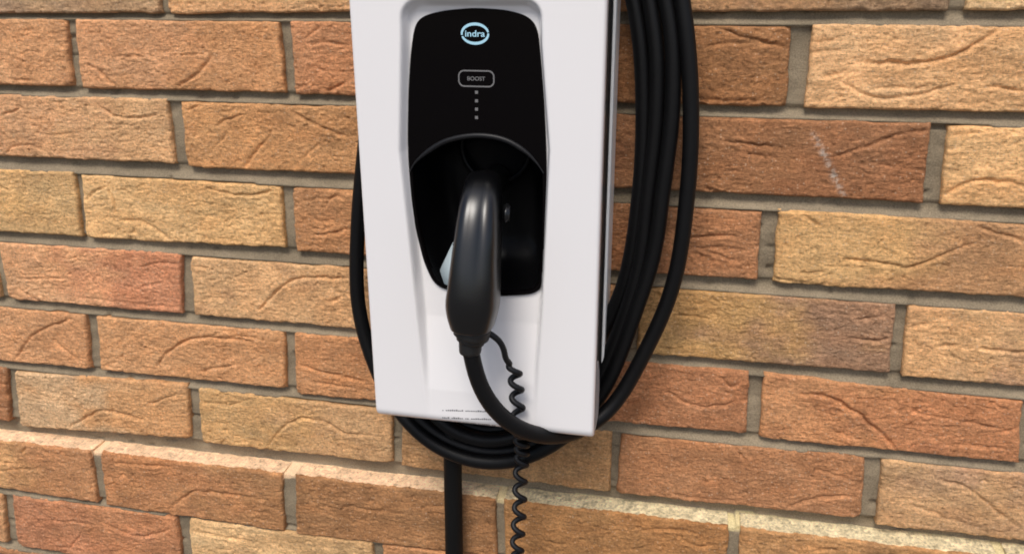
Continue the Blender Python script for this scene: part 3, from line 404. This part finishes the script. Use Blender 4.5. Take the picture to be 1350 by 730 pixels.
        faces.append(np.stack([prev, cur, np.roll(cur, -1), np.roll(prev, -1)], 1)[:, ::-1] if False else np.stack([prev, np.roll(prev, -1), np.roll(cur, -1), cur], 1)[:, ::-1])
        prev = cur
    return base + count

for name, sel in (('brickwork', lambda r: r < 7), ('plinth_course', lambda r: r >= 7)):
    verts, faces, cols, base = [], [], [], 0
    for idx, (r, q, ca, cb, cr) in enumerate(BRICKS):
        if sel(r): base = build_brick(r, q, ca, cb, cr, idx, verts, faces, cols, base)
    link(name, np_mesh(name, np.vstack(verts), np.vstack(faces), np.vstack(cols)), M_brick, wall)

def build_mortar():
    x0, x1, z0, z1 = -425, 1175, -1235, 412
    xs = np.arange(x0, x1, 3.0)
    zs = np.concatenate([np.arange(z1, 130, -4), np.arange(130, -640, -1.6), np.arange(-640, z0, -5)])[::-1]
    X, Z = np.meshgrid(xs, zs)
    Y = np.full(X.shape, 9.0)
    for r in range(-4, 18):
        L = ROWLINES[r]; top = L[0] * X + L[1]; bot = L[2] * X + L[3]
        inr = (Z <= top - (1.6 if r == 7 else 0)) & (Z >= bot)
        if r == 7: Y[(Z <= top + 1.2) & (Z > top - 1.6)] = 9.0
        Y[inr] = 5.6 if r < 7 else (4.6 - PLINTH if r == 7 else 5.6 - PLINTH)                     # perpends
        if r + 1 in ROWLINES:
            L2 = ROWLINES[r + 1]; t2 = L2[0] * X + L2[1]
            inj = (Z < bot) & (Z > t2)
            f = np.clip((bot - Z) / np.maximum(3, bot - t2), 0, 1)   # 0 under the upper brick, 1 on the lower
            prof = (8.0 - 7.0 * np.clip((f - .40) / .56, 0, 1)) if r != 6 else 10.0 + 0 * f
            Y[inj] = (prof - (PLINTH if r >= 7 else 0))[inj]
    Y += 1.5 * N1.fbm(X / 14, Z / 10, 3) + .9 * N2.fbm(X / 4, Z / 3.5, 2)
    hole = smooth01((N4(X / 13, Z / 9) - .9) / .06); Y += 3.0 * hole
    tl = ROWLINES[7][0] * X + ROWLINES[7][1]; lt = ((Z < tl) & (Z > tl - 6.5))[..., None]
    C = np.array([.255, .205, .138]) * (1 + .5 * N3.fbm(X / 60, Z / 25, 3))[..., None]
    f7 = smooth01((X - 330) / 130)[..., None]
    C = np.where(lt, np.array([.82, .57, .35]) * (1 - f7) + np.array([.66, .55, .30]) * f7, C)  # ledge daylight painted across the joint tops as well
    v = np.stack([(X - OX) / 1000, Y / 1000, (Z + OZ) / 1000], -1).reshape(-1, 3)
    return np_mesh('mortar_joints', v, grid_faces(len(xs), len(zs)), C.reshape(-1, 3))
link('mortar_joints', build_mortar(), M_mortar, wall)

# ground the wall stands on (below the frame; it throws daylight back up)
xs = np.linspace(-30, 30, 41); ys = np.linspace(-40, .6, 41)
X, Y = np.meshgrid(xs, ys)
g = link('ground', np_mesh('ground', np.stack([X, Y, np.full(X.shape, .11)], -1).reshape(-1, 3), grid_faces(41, 41)), plain('grey_paving', (.13, .12, .11), .9, mottle=.25, mscale=3), None)
g['kind'] = 'structure'

# ------------------------------------------------------------------ wall charger
CH_ = thing('wall_charger', 'white wall mounted vehicle charger with glossy black control panel and lit round badge', 'charger')
ztop, zbot = 118.0, -293.0
def xl(z): return 333.6 + (52.6 - z) * .0125
def xr(z): return 529.0 - (52.6 - z) * .0125
FY = -95.0
panel = np.array(PANEL)
pz = np.linspace(ztop, zbot, 344)
ipan = resample(panel, 240)
for _ in range(6): ipan = .25 * np.roll(ipan, 1, 0) + .5 * ipan + .25 * np.roll(ipan, -1, 0)
ipan = inset_poly(ipan, 1.8)
# channel side lines
def chl(z): return np.interp(-z, [-60, -20, 62, 187, 240, 300], [374.5, 373.2, 368.5, 377.5, 381.0, 384.5])
def chr_(z): return np.interp(-z, [-60, -20, 57, 178, 230, 300], [482.5, 483.3, 489.2, 483.5, 480.5, 478])
def chdepth(z):
    d = np.interp(-z, [-70, -58.0, -48.5, -44, 172, 200, 262, 290], [0, 0, 8.6, 10.3, 10.5, 9.6, 1.4, 0])
    return d
def cover_y(x, z):
    a = chl(z); b = chr_(z)
    # rounded top of the channel
    rr = 16.0
    topz = 57.0 - np.maximum(0, np.abs((x - 429)) - 38) ** 2 / 22.0
    wl = smooth01((x - a) / 5.2); wr = smooth01((b - x) / 5.0)
    wt = smooth01((topz - z) / 9.0)
    return FY + chdepth(z) * np.minimum(wl, wr) * np.minimum(1, wt)
def build_cover():
    nx, nz = 176, len(pz)
    u = np.linspace(0, 1, nx)
    # cluster samples at the rounded edges
    u = u + .010 * np.sin(2 * np.pi * u) * -1
    Zg = np.repeat(pz[:, None], nx, 1); Ug = np.repeat(u[None], nz, 0)
    L_, R_ = xl(Zg), xr(Zg)
    Xg = L_ + (R_ - L_) * Ug
    Yg = cover_y(Xg, Zg)
    d = np.minimum(Xg - L_, R_ - Xg); r = 3.2
    dd = np.clip(d, 0, r); Yg = Yg + r - np.sqrt(np.maximum(0, r * r - (r - dd) ** 2))
    db = Zg - zbot; r = 9.0
    dd = np.clip(db, 0, r); Yg = Yg + (r - np.sqrt(np.maximum(0, r * r - (r - dd) ** 2))) * .9
    dt = ztop - Zg; dd = np.clip(dt, 0, r); Yg = Yg + (r - np.sqrt(np.maximum(0, r * r - (r - dd) ** 2)))
    v = np.stack([(Xg - OX) / 1000, Yg / 1000, (Zg + OZ) / 1000], -1).reshape(-1, 3)
    f = grid_faces(nx, nz)
    cx = Xg.ravel()[f].mean(1); cz = Zg.ravel()[f].mean(1)
    keep = ~in_poly(cx, cz, ipan)
    f = f[keep]
    ring = np.r_[np.arange(nx), np.arange(2 * nx - 1, nx * nz, nx), np.arange(nx * nz - 2, nx * (nz - 1) - 1, -1), np.arange(nx * (nz - 2), 0, -nx)]
    V = [v]; F = [f]; prev = ring; cnt = nx * nz
    for yb, ins in ((-84.0, 0), (-84.0, 2.5), (-89.5, 2.5)):
        rv = v[ring].copy()
        zz = rv[:, 2] * 1000 - OZ; low = smooth01((-226 - zz) / 2.0)
        rv[:, 1] = (yb + low * (0 if yb < -85 else 0)) / 1000
        if ins:
            c = np.array([(431 - OX) / 1000, 0, (-87 + OZ) / 1000]); q = rv - c
            rv[:, 0] -= np.sign(q[:, 0]) * ins / 1000 * (np.abs(q[:, 0]) > .09); rv[:, 2] -= np.sign(q[:, 2]) * ins / 1000 * (np.abs(q[:, 2]) > .2)
        V.append(rv); cur = np.arange(len(ring)) + cnt; cnt += len(ring)
        F.append(np.stack([prev, np.roll(prev, -1), np.roll(cur, -1), cur], 1)); prev = cur
    me = np_mesh('front_cover', np.vstack(V), np.vstack(F))
    bm = bmesh.new(); bm.from_mesh(me); bmesh.ops.recalc_face_normals(bm, faces=bm.faces); 
    loose = [x for x in bm.verts if not x.link_faces]; bmesh.ops.delete(bm, geom=loose, context='VERTS')
    bm.to_mesh(me); bm.free(); return me
cover = link('front_cover', build_cover(), M_white, CH_)

def shell(name, y_front, y_back, ins, zt, zb, rad, mat, closed_back=True, seg=6, taper=0):
    def outline(off):
        pts = []
        for (sx, sz) in ((1, 1), (-1, 1), (-1, -1), (1, -1)):
            z = (zt - off) if sz > 0 else (zb + off)
            x = (xr(z) - ins - off) if sx > 0 else (xl(z) + ins + off)
            rr = max(.5, rad - off)
            a0 = {(1, 1): 0, (-1, 1): 90, (-1, -1): 180, (1, -1): 270}[(sx, sz)]
            for k in range(seg + 1):
                a = math.radians(a0 + 90 * k / seg)
                pts.append((x - sx * rr + rr * math.cos(a), z - sz * rr + rr * math.sin(a)))
        return pts
    def ring(off, y): return [W3(x, y, z) for x, z in outline(off)]
    rings = [ring(6, y_back - .5 if closed_back else y_back)] if False else []
    rings += [ring(3.5, y_front + 10), ring(3.0, y_front + .4), ring(2.4, y_front), ring(1.0, y_front), ring(.2, y_front + .5), ring(0, y_front + 1.2), ring(taper, y_back)]
    bm, R = loft(rings)
    if closed_back: bm.faces.new(R[-1])
    bmesh.ops.recalc_face_normals(bm, faces=bm.faces)
    return link(name, bm, mat, CH_, smooth=False)
shell('rear_housing', -36.0, -1.5, -.5, ztop - 3, -284.0, 9, M_plate)
shell('side_trim', -85.5, -66.0, .5, ztop - 2, -288.0, 8, M_trim, closed_back=False)
shell('shadow_gap_ring', -68.0, -34.0, 1.6, ztop - 5, -285.0, 8, M_duct, closed_back=False)
# white cheeks where the cover wraps back along the lower sides
for s in (1, -1):
    pts = [(-231, -83.5), (-233, -74), (-246, -66), (-262, -62), (-284, -62), (-289.5, -66), (-291, -83.5)]
    bm = bmesh.new()
    rings = []
    for xo in (-1.6, -.5, .0):
        rings.append([W3((xr(z) + xo) if s > 0 else (xl(z) - xo), y + (-.0 if xo < 0 else .3), z + (0 if xo < 0 else (.3 if z < -260 else -.3))) for z, y in pts])
    bm, R = loft(rings)
    bm.faces.new(R[0]); bm.faces.new(R[-1]); bmesh.ops.recalc_face_normals(bm, faces=bm.faces)
    link('lower_cheek', bm, M_white, CH_, smooth=False)

# --- black control panel with the opening for the connector
PYv = -87.0
pan = resample(panel, 240)
for _ in range(6): pan = .25 * np.roll(pan, 1, 0) + .5 * pan + .25 * np.roll(pan, -1, 0)
arch = resample(catmull(np.array(ARCH), 2.0), 60, closed=False)
zarch = lambda x: np.interp(x, arch[:, 0], arch[:, 1])
# panel grid clipped by its own outline, opening cut below the arch
opening_src = inset_poly(pan, 3.0)
def split_opening():
    keep = [p for p in opening_src if p[1] < zarch(p[0]) - 1.0]
    keep = np.array(keep)
    # order: start at the right end of the arch, go down, round the bottom and up the left side
    a = np.array(arch); a = a[(a[:, 0] > keep[:, 0].min() + .4) & (a[:, 0] < keep[:, 0].max() - .4)]
    c = keep.mean(0); ang = np.arctan2(keep[:, 1] - c[1], keep[:, 0] - c[0])
    right_start = np.argsort((-(ang) + math.radians(89)) % (2 * math.pi))
    return np.vstack([a, keep[right_start]])
opening = resample(split_opening(), 200)
def panel_mesh():
    bm = bmesh.new()
    def lp(P, y): return [bm.verts.new(W3(x, y, z)) for x, z in P]
    outer = inset_poly(pan, .9)
    o0 = lp(outer, PYv); o1 = lp(pan, PYv + .9); o2 = lp(pan, PYv + 6)
    h0 = lp(opening, PYv); h1 = lp(inset_poly(opening, .6), PYv + 1.0); h2 = lp(inset_poly(opening, .8), PYv + 4)
    for a, b in ((o0, o1), (o1, o2), (h0, h1), (h1, h2)):
        n = len(a)
        for k in range(n): bm.faces.new([a[k], a[(k + 1) % n], b[(k + 1) % n], b[k]])
    e = []
    for l in (o0, h0):
        for k in range(len(l)): e.append(bm.edges.get((l[k], l[(k + 1) % len(l)])))
    r = bmesh.ops.triangle_fill(bm, edges=e, use_beauty=True, normal=(0, -1, 0))
    bmesh.ops.recalc_face_normals(bm, faces=bm.faces)
    return bm
cp = link('control_panel', panel_mesh(), M_gloss, CH_, smooth=False)

# pocket behind the opening
def pocket_mesh():
    c = opening.mean(0)
    def ring(s, y, dz=0): return [W3(c[0] + (x - c[0]) * s, y, c[1] + (z - c[1]) * s + dz) for x, z in inset_poly(opening, .9)]
    rings = [ring(1, PYv + 3.5), ring(.985, PYv + 8), ring(.96, PYv + 20, 1.5), ring(.90, PYv + 36, 4), ring(.80, PYv + 46, 7), ring(.6, PYv + 50, 8), ring(.3, PYv + 50.5, 8)]
    bm, R = loft(rings); bm.faces.new(R[-1]); bmesh.ops.recalc_face_normals(bm, faces=bm.faces)
    bmesh.ops.reverse_faces(bm, faces=bm.faces)
    return bm
pk = link('connector_pocket', pocket_mesh(), M_pocket, CH_)
# socket ring the handle plugs into
th = np.linspace(0, 2 * np.pi, 49)
sc_ = np.array([W3(433, -43, -66)]) + np.stack([.029 * np.cos(th), 0 * th, .029 * np.sin(th)], 1)
link('socket_ring', tube('socket_ring', sc_, .0026, 10, cap=False), M_pocket, pk)
# raised lip round the arch
ap = catmull(np.array([W3(x, PYv - .6, z) for x, z in arch[1:-1]]), .004)
ap = relax(ap, 6)
rad = .0021 * np.clip(np.sin(np.linspace(.05, np.pi - .05, len(ap))) * 1.6, .3, 1)
lip = tube('pocket_lip', ap, rad, 12)
link('pocket_lip', lip, M_lip, cp)
# added wedge, lower left of the pocket; pale colour paints a sky reflection
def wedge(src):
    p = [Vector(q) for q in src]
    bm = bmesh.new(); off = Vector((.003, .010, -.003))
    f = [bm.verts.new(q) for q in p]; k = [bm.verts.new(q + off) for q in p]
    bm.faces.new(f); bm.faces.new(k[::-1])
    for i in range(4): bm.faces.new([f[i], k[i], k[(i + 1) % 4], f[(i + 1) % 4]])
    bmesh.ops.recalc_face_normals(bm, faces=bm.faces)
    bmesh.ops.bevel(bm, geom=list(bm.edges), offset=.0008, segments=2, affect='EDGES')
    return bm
link('sky_reflection_wedge', wedge(WEDGE), M_wedge, pk)
link('pocket_facet', wedge(FACET), M_lip, pk)

# --- symbols on the panel (flat prints standing 0.3 mm proud)
def flat_loops(name, loops, y, t, mat, parent):
    """loops: list of closed polygons (mm) made into thin plates"""
    bm = bmesh.new()
    for P in loops:
        f = [bm.verts.new(W3(x, y - t, z)) for x, z in P]; b = [bm.verts.new(W3(x, y, z)) for x, z in P]
        bm.faces.new(f); n = len(P)
        for k in range(n): bm.faces.new([f[k], b[k], b[(k + 1) % n], f[(k + 1) % n]])
    bmesh.ops.recalc_face_normals(bm, faces=bm.faces)
    return link(name, bm, mat, parent, smooth=False)
def band(path, w):
    P = np.array(path, float); T = np.gradient(P, axis=0); T /= np.linalg.norm(T, axis=1)[:, None]
    n = np.stack([-T[:, 1], T[:, 0]], 1); w = np.broadcast_to(w, len(P))[:, None]
    A, B = P + n * w / 2, P - n * w / 2
    return [np.array([A[k], A[k + 1], B[k + 1], B[k]]) for k in range(len(P) - 1)]
def text_polys(name, body, x, z, y, width, height, mat, parent):
    cu = bpy.data.curves.new(name, 'FONT'); cu.body = body; cu.align_x = 'CENTER'; cu.align_y = 'CENTER'; cu.extrude = .004; cu.offset = .012
    tmp = bpy.data.objects.new(name, cu); col.objects.link(tmp)
    dg = bpy.context.evaluated_depsgraph_get(); dg.update()
    me = bpy.data.meshes.new_from_object(tmp.evaluated_get(dg)); bpy.data.objects.remove(tmp)
    co = np.empty(len(me.vertices) * 3, np.float32); me.vertices.foreach_get('co', co); co = co.reshape(-1, 3)
    mn, mx = co.min(0), co.max(0); c = (mn + mx) / 2; s = (mx - mn)
    nx = (co[:, 0] - c[0]) / s[0] * width; nz = (co[:, 1] - c[1]) / s[1] * height; ny = -(co[:, 2] - mn[2]) / s[2] * .3
    v = np.stack([(x + nx - OX) / 1000, (y + ny) / 1000, (z + nz + OZ) / 1000], 1).astype(np.float32)
    me.vertices.foreach_set('co', v.ravel()); me.update(); me.materials.clear()
    return link(name, me, mat, parent, smooth=False)
lc = np.array(LOGO[0]); la = (LOGO[2][0] - LOGO[1][0]) / 2; lb = (LOGO[3][1] - LOGO[4][1]) / 2
lc = np.array([(LOGO[1][0] + LOGO[2][0]) / 2, (LOGO[3][1] + LOGO[4][1]) / 2])
def arc(a0, a1, ra, rb, n=28):
    t = np.radians(np.linspace(a0, a1, n)); return np.stack([lc[0] + ra * np.cos(t), lc[1] + rb * np.sin(t)], 1)
wv = np.sin(np.linspace(.25, np.pi - .25, 28))
polys = band(arc(8, 188, la - 1.2, lb - 1.1), 1.0 + 1.1 * wv) + band(arc(196, 362, la - 1.2, lb - 1.1), 1.0 + 1.1 * wv)
logo = flat_loops('lit_badge', polys, PYv - .05, .3, M_led, cp)
text_polys('badge_lettering', 'indra', lc[0], lc[1] + .1, PYv - .05, la * 1.34, lb * .58, M_led, logo)
bc = np.array([(BUTTON[1][0] + BUTTON[2][0]) / 2, (BUTTON[3][1] + BUTTON[4][1]) / 2]); bw = (BUTTON[2][0] - BUTTON[1][0]) / 2 - .4; bh = (BUTTON[3][1] - BUTTON[4][1]) / 2 - .4
rr = 4.2; pth = []
for a0, sx, sz in ((0, 1, 1), (90, -1, 1), (180, -1, -1), (270, 1, -1)):
    for k in range(9):
        a = math.radians(a0 + 90 * k / 8); pth.append((bc[0] + sx * (bw - rr) + rr * math.cos(a), bc[1] + sz * (bh - rr) + rr * math.sin(a)))
pth.append(pth[0]); pth.append(pth[1])
btn = flat_loops('boost_button', band(pth, 1.05)[:-1], PYv - .05, .3, M_mark, cp)
text_polys('button_lettering', 'BOOST', bc[0], bc[1], PYv - .05, bw * 1.02, bh * .52, M_mark, btn)
for x, z in DOTS:
    s = 1.15
    flat_loops('indicator_dot', [np.array([(x - s, z - s), (x + s, z - s), (x + s, z + s), (x - s, z + s)])], PYv - .05, .3, M_mark, cp)

# --- three lines of small print on the bottom edge of the cover
loops = []
def cover_y_low(x, z):
    d = np.clip(z - zbot, 0, 9.0); return float(cover_y(np.array(x), np.array(z)) + (9 - math.sqrt(max(0, 81 - (9 - d) ** 2))) * .9)
bm = bmesh.new()
lr = np.random.default_rng(3)
for k in range(3):
    (ax, az), (bx, bz) = LABEL[2 * k], LABEL[2 * k + 1]
    x = ax; az, bz = max(az, zbot + 2.6), max(bz, zbot + 2.6)
    while x < bx - 1:
        w = lr.uniform(.9, 1.7); h = lr.choice([1.0, 1.3, 1.6]) * (1.0 if k else .9)
        z = az + (bz - az) * (x - ax) / (bx - ax)
        q = []
        for dx, dz in ((0, 0), (w, 0), (w, h), (0, h)):
            q.append(bm.verts.new(W3(x + dx, cover_y_low(x + dx, z + dz - 1) - .15, z + dz - 1)))
        bm.faces.new(q)
        x += w + (.4 if lr.random() < .8 else 2.0)
link('small_print', bm, M_print, cover, smooth=False)

# ------------------------------------------------------------------ charging cable
cab = thing('charging_cable', 'thick black charging cable coiled round the charger, its curved plug holstered in the black pocket', 'cable')
def relax_keep(P, k, keep):
    Q = relax(P, k); Q[:keep] = P[:keep]; return Q
cp_ = catmull(np.array(CABLE), .006)
cp_ = relax(cp_, 25)
ii = np.arange(len(cp_)) * .05; k0 = np.clip((np.arange(len(cp_)) - 60) / 40, 0, 1)
cp_[:, 0] += N1.fbm(ii, ii * 0 + 3.3, 2) * .0065 * k0; cp_[:, 2] += N2.fbm(ii, ii * 0 + 8.1, 2) * .0035 * k0
link('coiled_cable', tube('coiled_cable', cp_ , .0065, 20), M_cable, cab)

def handle_mesh():
    Hh = np.array(HANDLE); P = catmull(Hh, .0022); C = relax(P[:, :3], 10); w = P[:, 3]; d = P[:, 4]
    T = np.gradient(C, axis=0); T /= np.linalg.norm(T, axis=1)[:, None]
    rings = []
    n = 48; a = np.linspace(0, 2 * np.pi, n, endpoint=False)
    for i in range(len(C)):
        t = T[i]; X = np.array([1.0, 0, 0]); X = X - t * (X @ t); X /= np.linalg.norm(X)
        F = np.cross(X, t); F /= np.linalg.norm(F)
        if F[1] > 0: F = -F                         # towards the viewer
        s = i / (len(C) - 1)
        e = 2.9
        ca, sa = np.cos(a), np.sin(a)
        x = np.sign(ca) * np.abs(ca) ** (2 / e) * w[i] / 2
        y = np.sign(sa) * np.abs(sa) ** (2 / e) * d[i] / 2
        # shallow finger hollow down the middle of the front, two soft ridges beside it
        xr_ = x / (w[i] / 2)
        hollow = .0026 * np.exp(-(xr_ / .34) ** 2) * math.sin(math.pi * min(1, max(0, (s - .12) / .7)))
        y = np.where(sa > 0, y - hollow, y)
        rings.append([C[i] + X * x[k] + F * y[k] for k in range(n)])
    def shrink(r, f, dv):
        c = np.mean(r, 0); return [c + (p - c) * f + dv for p in r]
    e1 = T[-1]; rings += [shrink(rings[-1], .985, e1 * .0008), shrink(rings[-1], .93, e1 * .0012)]
    bm, R = loft(rings); bm.faces.new(R[0]); bm.faces.new(R[-1])
    bmesh.ops.recalc_face_normals(bm, faces=bm.faces); return bm
hd = link('connector_handle', handle_mesh(), M_grip, cab)
# nose of the plug, running level into the socket
h0 = HANDLE[0]
nose = np.array([[h0[0], h0[1] + .004, h0[2] - .004], [h0[0], h0[1] + .018, h0[2] - .005], [h0[0], -.0385, h0[2] - .005]])
link('plug_nose', tube('plug_nose', catmull(nose, .003), .0118, 24), M_grip, hd)
# release catch at the right of the handle
lx, ly, lz = HANDLE[3][0] + .0195, HANDLE[3][1] + .004, HANDLE[3][2] + .003
bm = bmesh.new(); bmesh.ops.create_cube(bm, size=1.0, matrix=Matrix.Translation((lx, ly, lz)) @ Matrix.Rotation(math.radians(-35), 4, 'X') @ Matrix.Diagonal((.005, .008, .014, 1)))
bmesh.ops.bevel(bm, geom=list(bm.edges), offset=.0015, segments=3, affect='EDGES')
link('release_catch', bm, M_grip, hd)
# stepped collar and cable boot
pts = np.array(COLLAR)
P, rads = [], []
for k in range(0, 6, 2):
    a, b = pts[k], pts[k + 1]; n = 6
    for j in range(n + 1):
        t = j / n; P.append(a[:3] * (1 - t) + b[:3] * t); e = min(j, n - j)
        rads.append((a[3] * (1 - t) + b[3] * t) / 2 * (.97 if e == 0 else 1.0))
link('cable_boot', tube('cable_boot', np.array(P), np.array(rads), 28), M_boot, cab)

# ------------------------------------------------------------------ curly cord
def curly():
    A = catmull(np.array(CORD1), .0006); A = relax(A, 40)
    d = np.r_[0, np.cumsum(np.linalg.norm(np.diff(A, axis=0), axis=1))]
    T, N_, B_ = frames(A)
    pitch = np.interp(d, [0, .05, .085, d[-1]], [.018, .018, .0185, .019])
    ph = np.cumsum(np.r_[0, np.diff(d)] / pitch) * 2 * np.pi + 2.2
    amp = np.interp(d, [0, .004, .05, .085, d[-1]], [.0004, .0044, .0046, .0050, .0050])
    Xd = np.array([1.0, 0, 0]); Yd = np.array([0, 1.0, 0])
    H = A + amp[:, None] * (np.cos(ph)[:, None] * Xd + .55 * np.sin(ph)[:, None] * Yd)
    lead = catmull(np.array(CORD0 + [list(H[3])]), .0015)[:-1]
    Q = np.vstack([lead, H[3:]])
    return relax(Q, 3)
crd = tag(link('curly_cord', tube('curly_cord', resample(curly(), 1500, closed=False), .0024, 10), M_cord), 'thin black curly cord hanging from the plug collar down past the charger', 'cord')
# ------------------------------------------------------------------ supply pipe
duct = thing('supply_conduit', 'straight black supply pipe running down the wall below the charger', 'pipe')
cdp = catmull(np.array(CONDUIT), .01)
link('conduit_pipe', tube('conduit_pipe', cdp, .0086, 20), M_duct, duct)

# ------------------------------------------------------------------ camera
cam = bpy.data.cameras.new('camera'); co = bpy.data.objects.new('camera', cam); col.objects.link(co)
co.location = CAM['loc']; co.rotation_euler = CAM['rot']
cam.sensor_fit = 'HORIZONTAL'; cam.sensor_width = 36; cam.lens = CAM['f'] / 1350 * 36
cam.shift_x = CAM['sx']; cam.shift_y = CAM['sy']; cam.clip_start = .01; cam.clip_end = 200
scene.camera = co

# ------------------------------------------------------------------ daylight
SUN_EL, SUN_AZ = 56.0, -10.0      # elevation; degrees left of straight out from the wall
w = bpy.data.worlds.new('World'); scene.world = w; w.use_nodes = True
nt = w.node_tree; bg = nt.nodes['Background']
sky = nt.nodes.new('ShaderNodeTexSky'); sky.sky_type = 'NISHITA'; sky.sun_disc = False
sky.sun_elevation = math.radians(SUN_EL); sky.sun_rotation = math.radians(180 - SUN_AZ if False else 180 + SUN_AZ * -1 * -1)
sky.dust_density = 3.0; sky.ozone_density = 1.0
nt.links.new(sky.outputs[0], bg.inputs[0]); bg.inputs[1].default_value = .085
sd = bpy.data.lights.new('sun', 'SUN'); so = bpy.data.objects.new('sun', sd); col.objects.link(so)
sd.energy = 1.5; sd.angle = math.radians(22); sd.color = (1.0, .95, .88)
el, az = math.radians(SUN_EL), math.radians(SUN_AZ)
dirv = Vector((math.sin(az) * math.cos(el), -math.cos(az) * math.cos(el), math.sin(el)))   # towards the sun
so.rotation_euler = dirv.to_track_quat('Z', 'Y').to_euler()
so.location = dirv * 5

scene.view_settings.view_transform = 'Standard'; scene.view_settings.look = 'None'
scene.view_settings.exposure = 0.84; scene.view_settings.gamma = 1.0; scene.view_settings.use_curve_mapping = False
scene.render.engine = 'CYCLES'
scene.cycles.filter_width = 1.8
scene.cycles.use_denoising = True
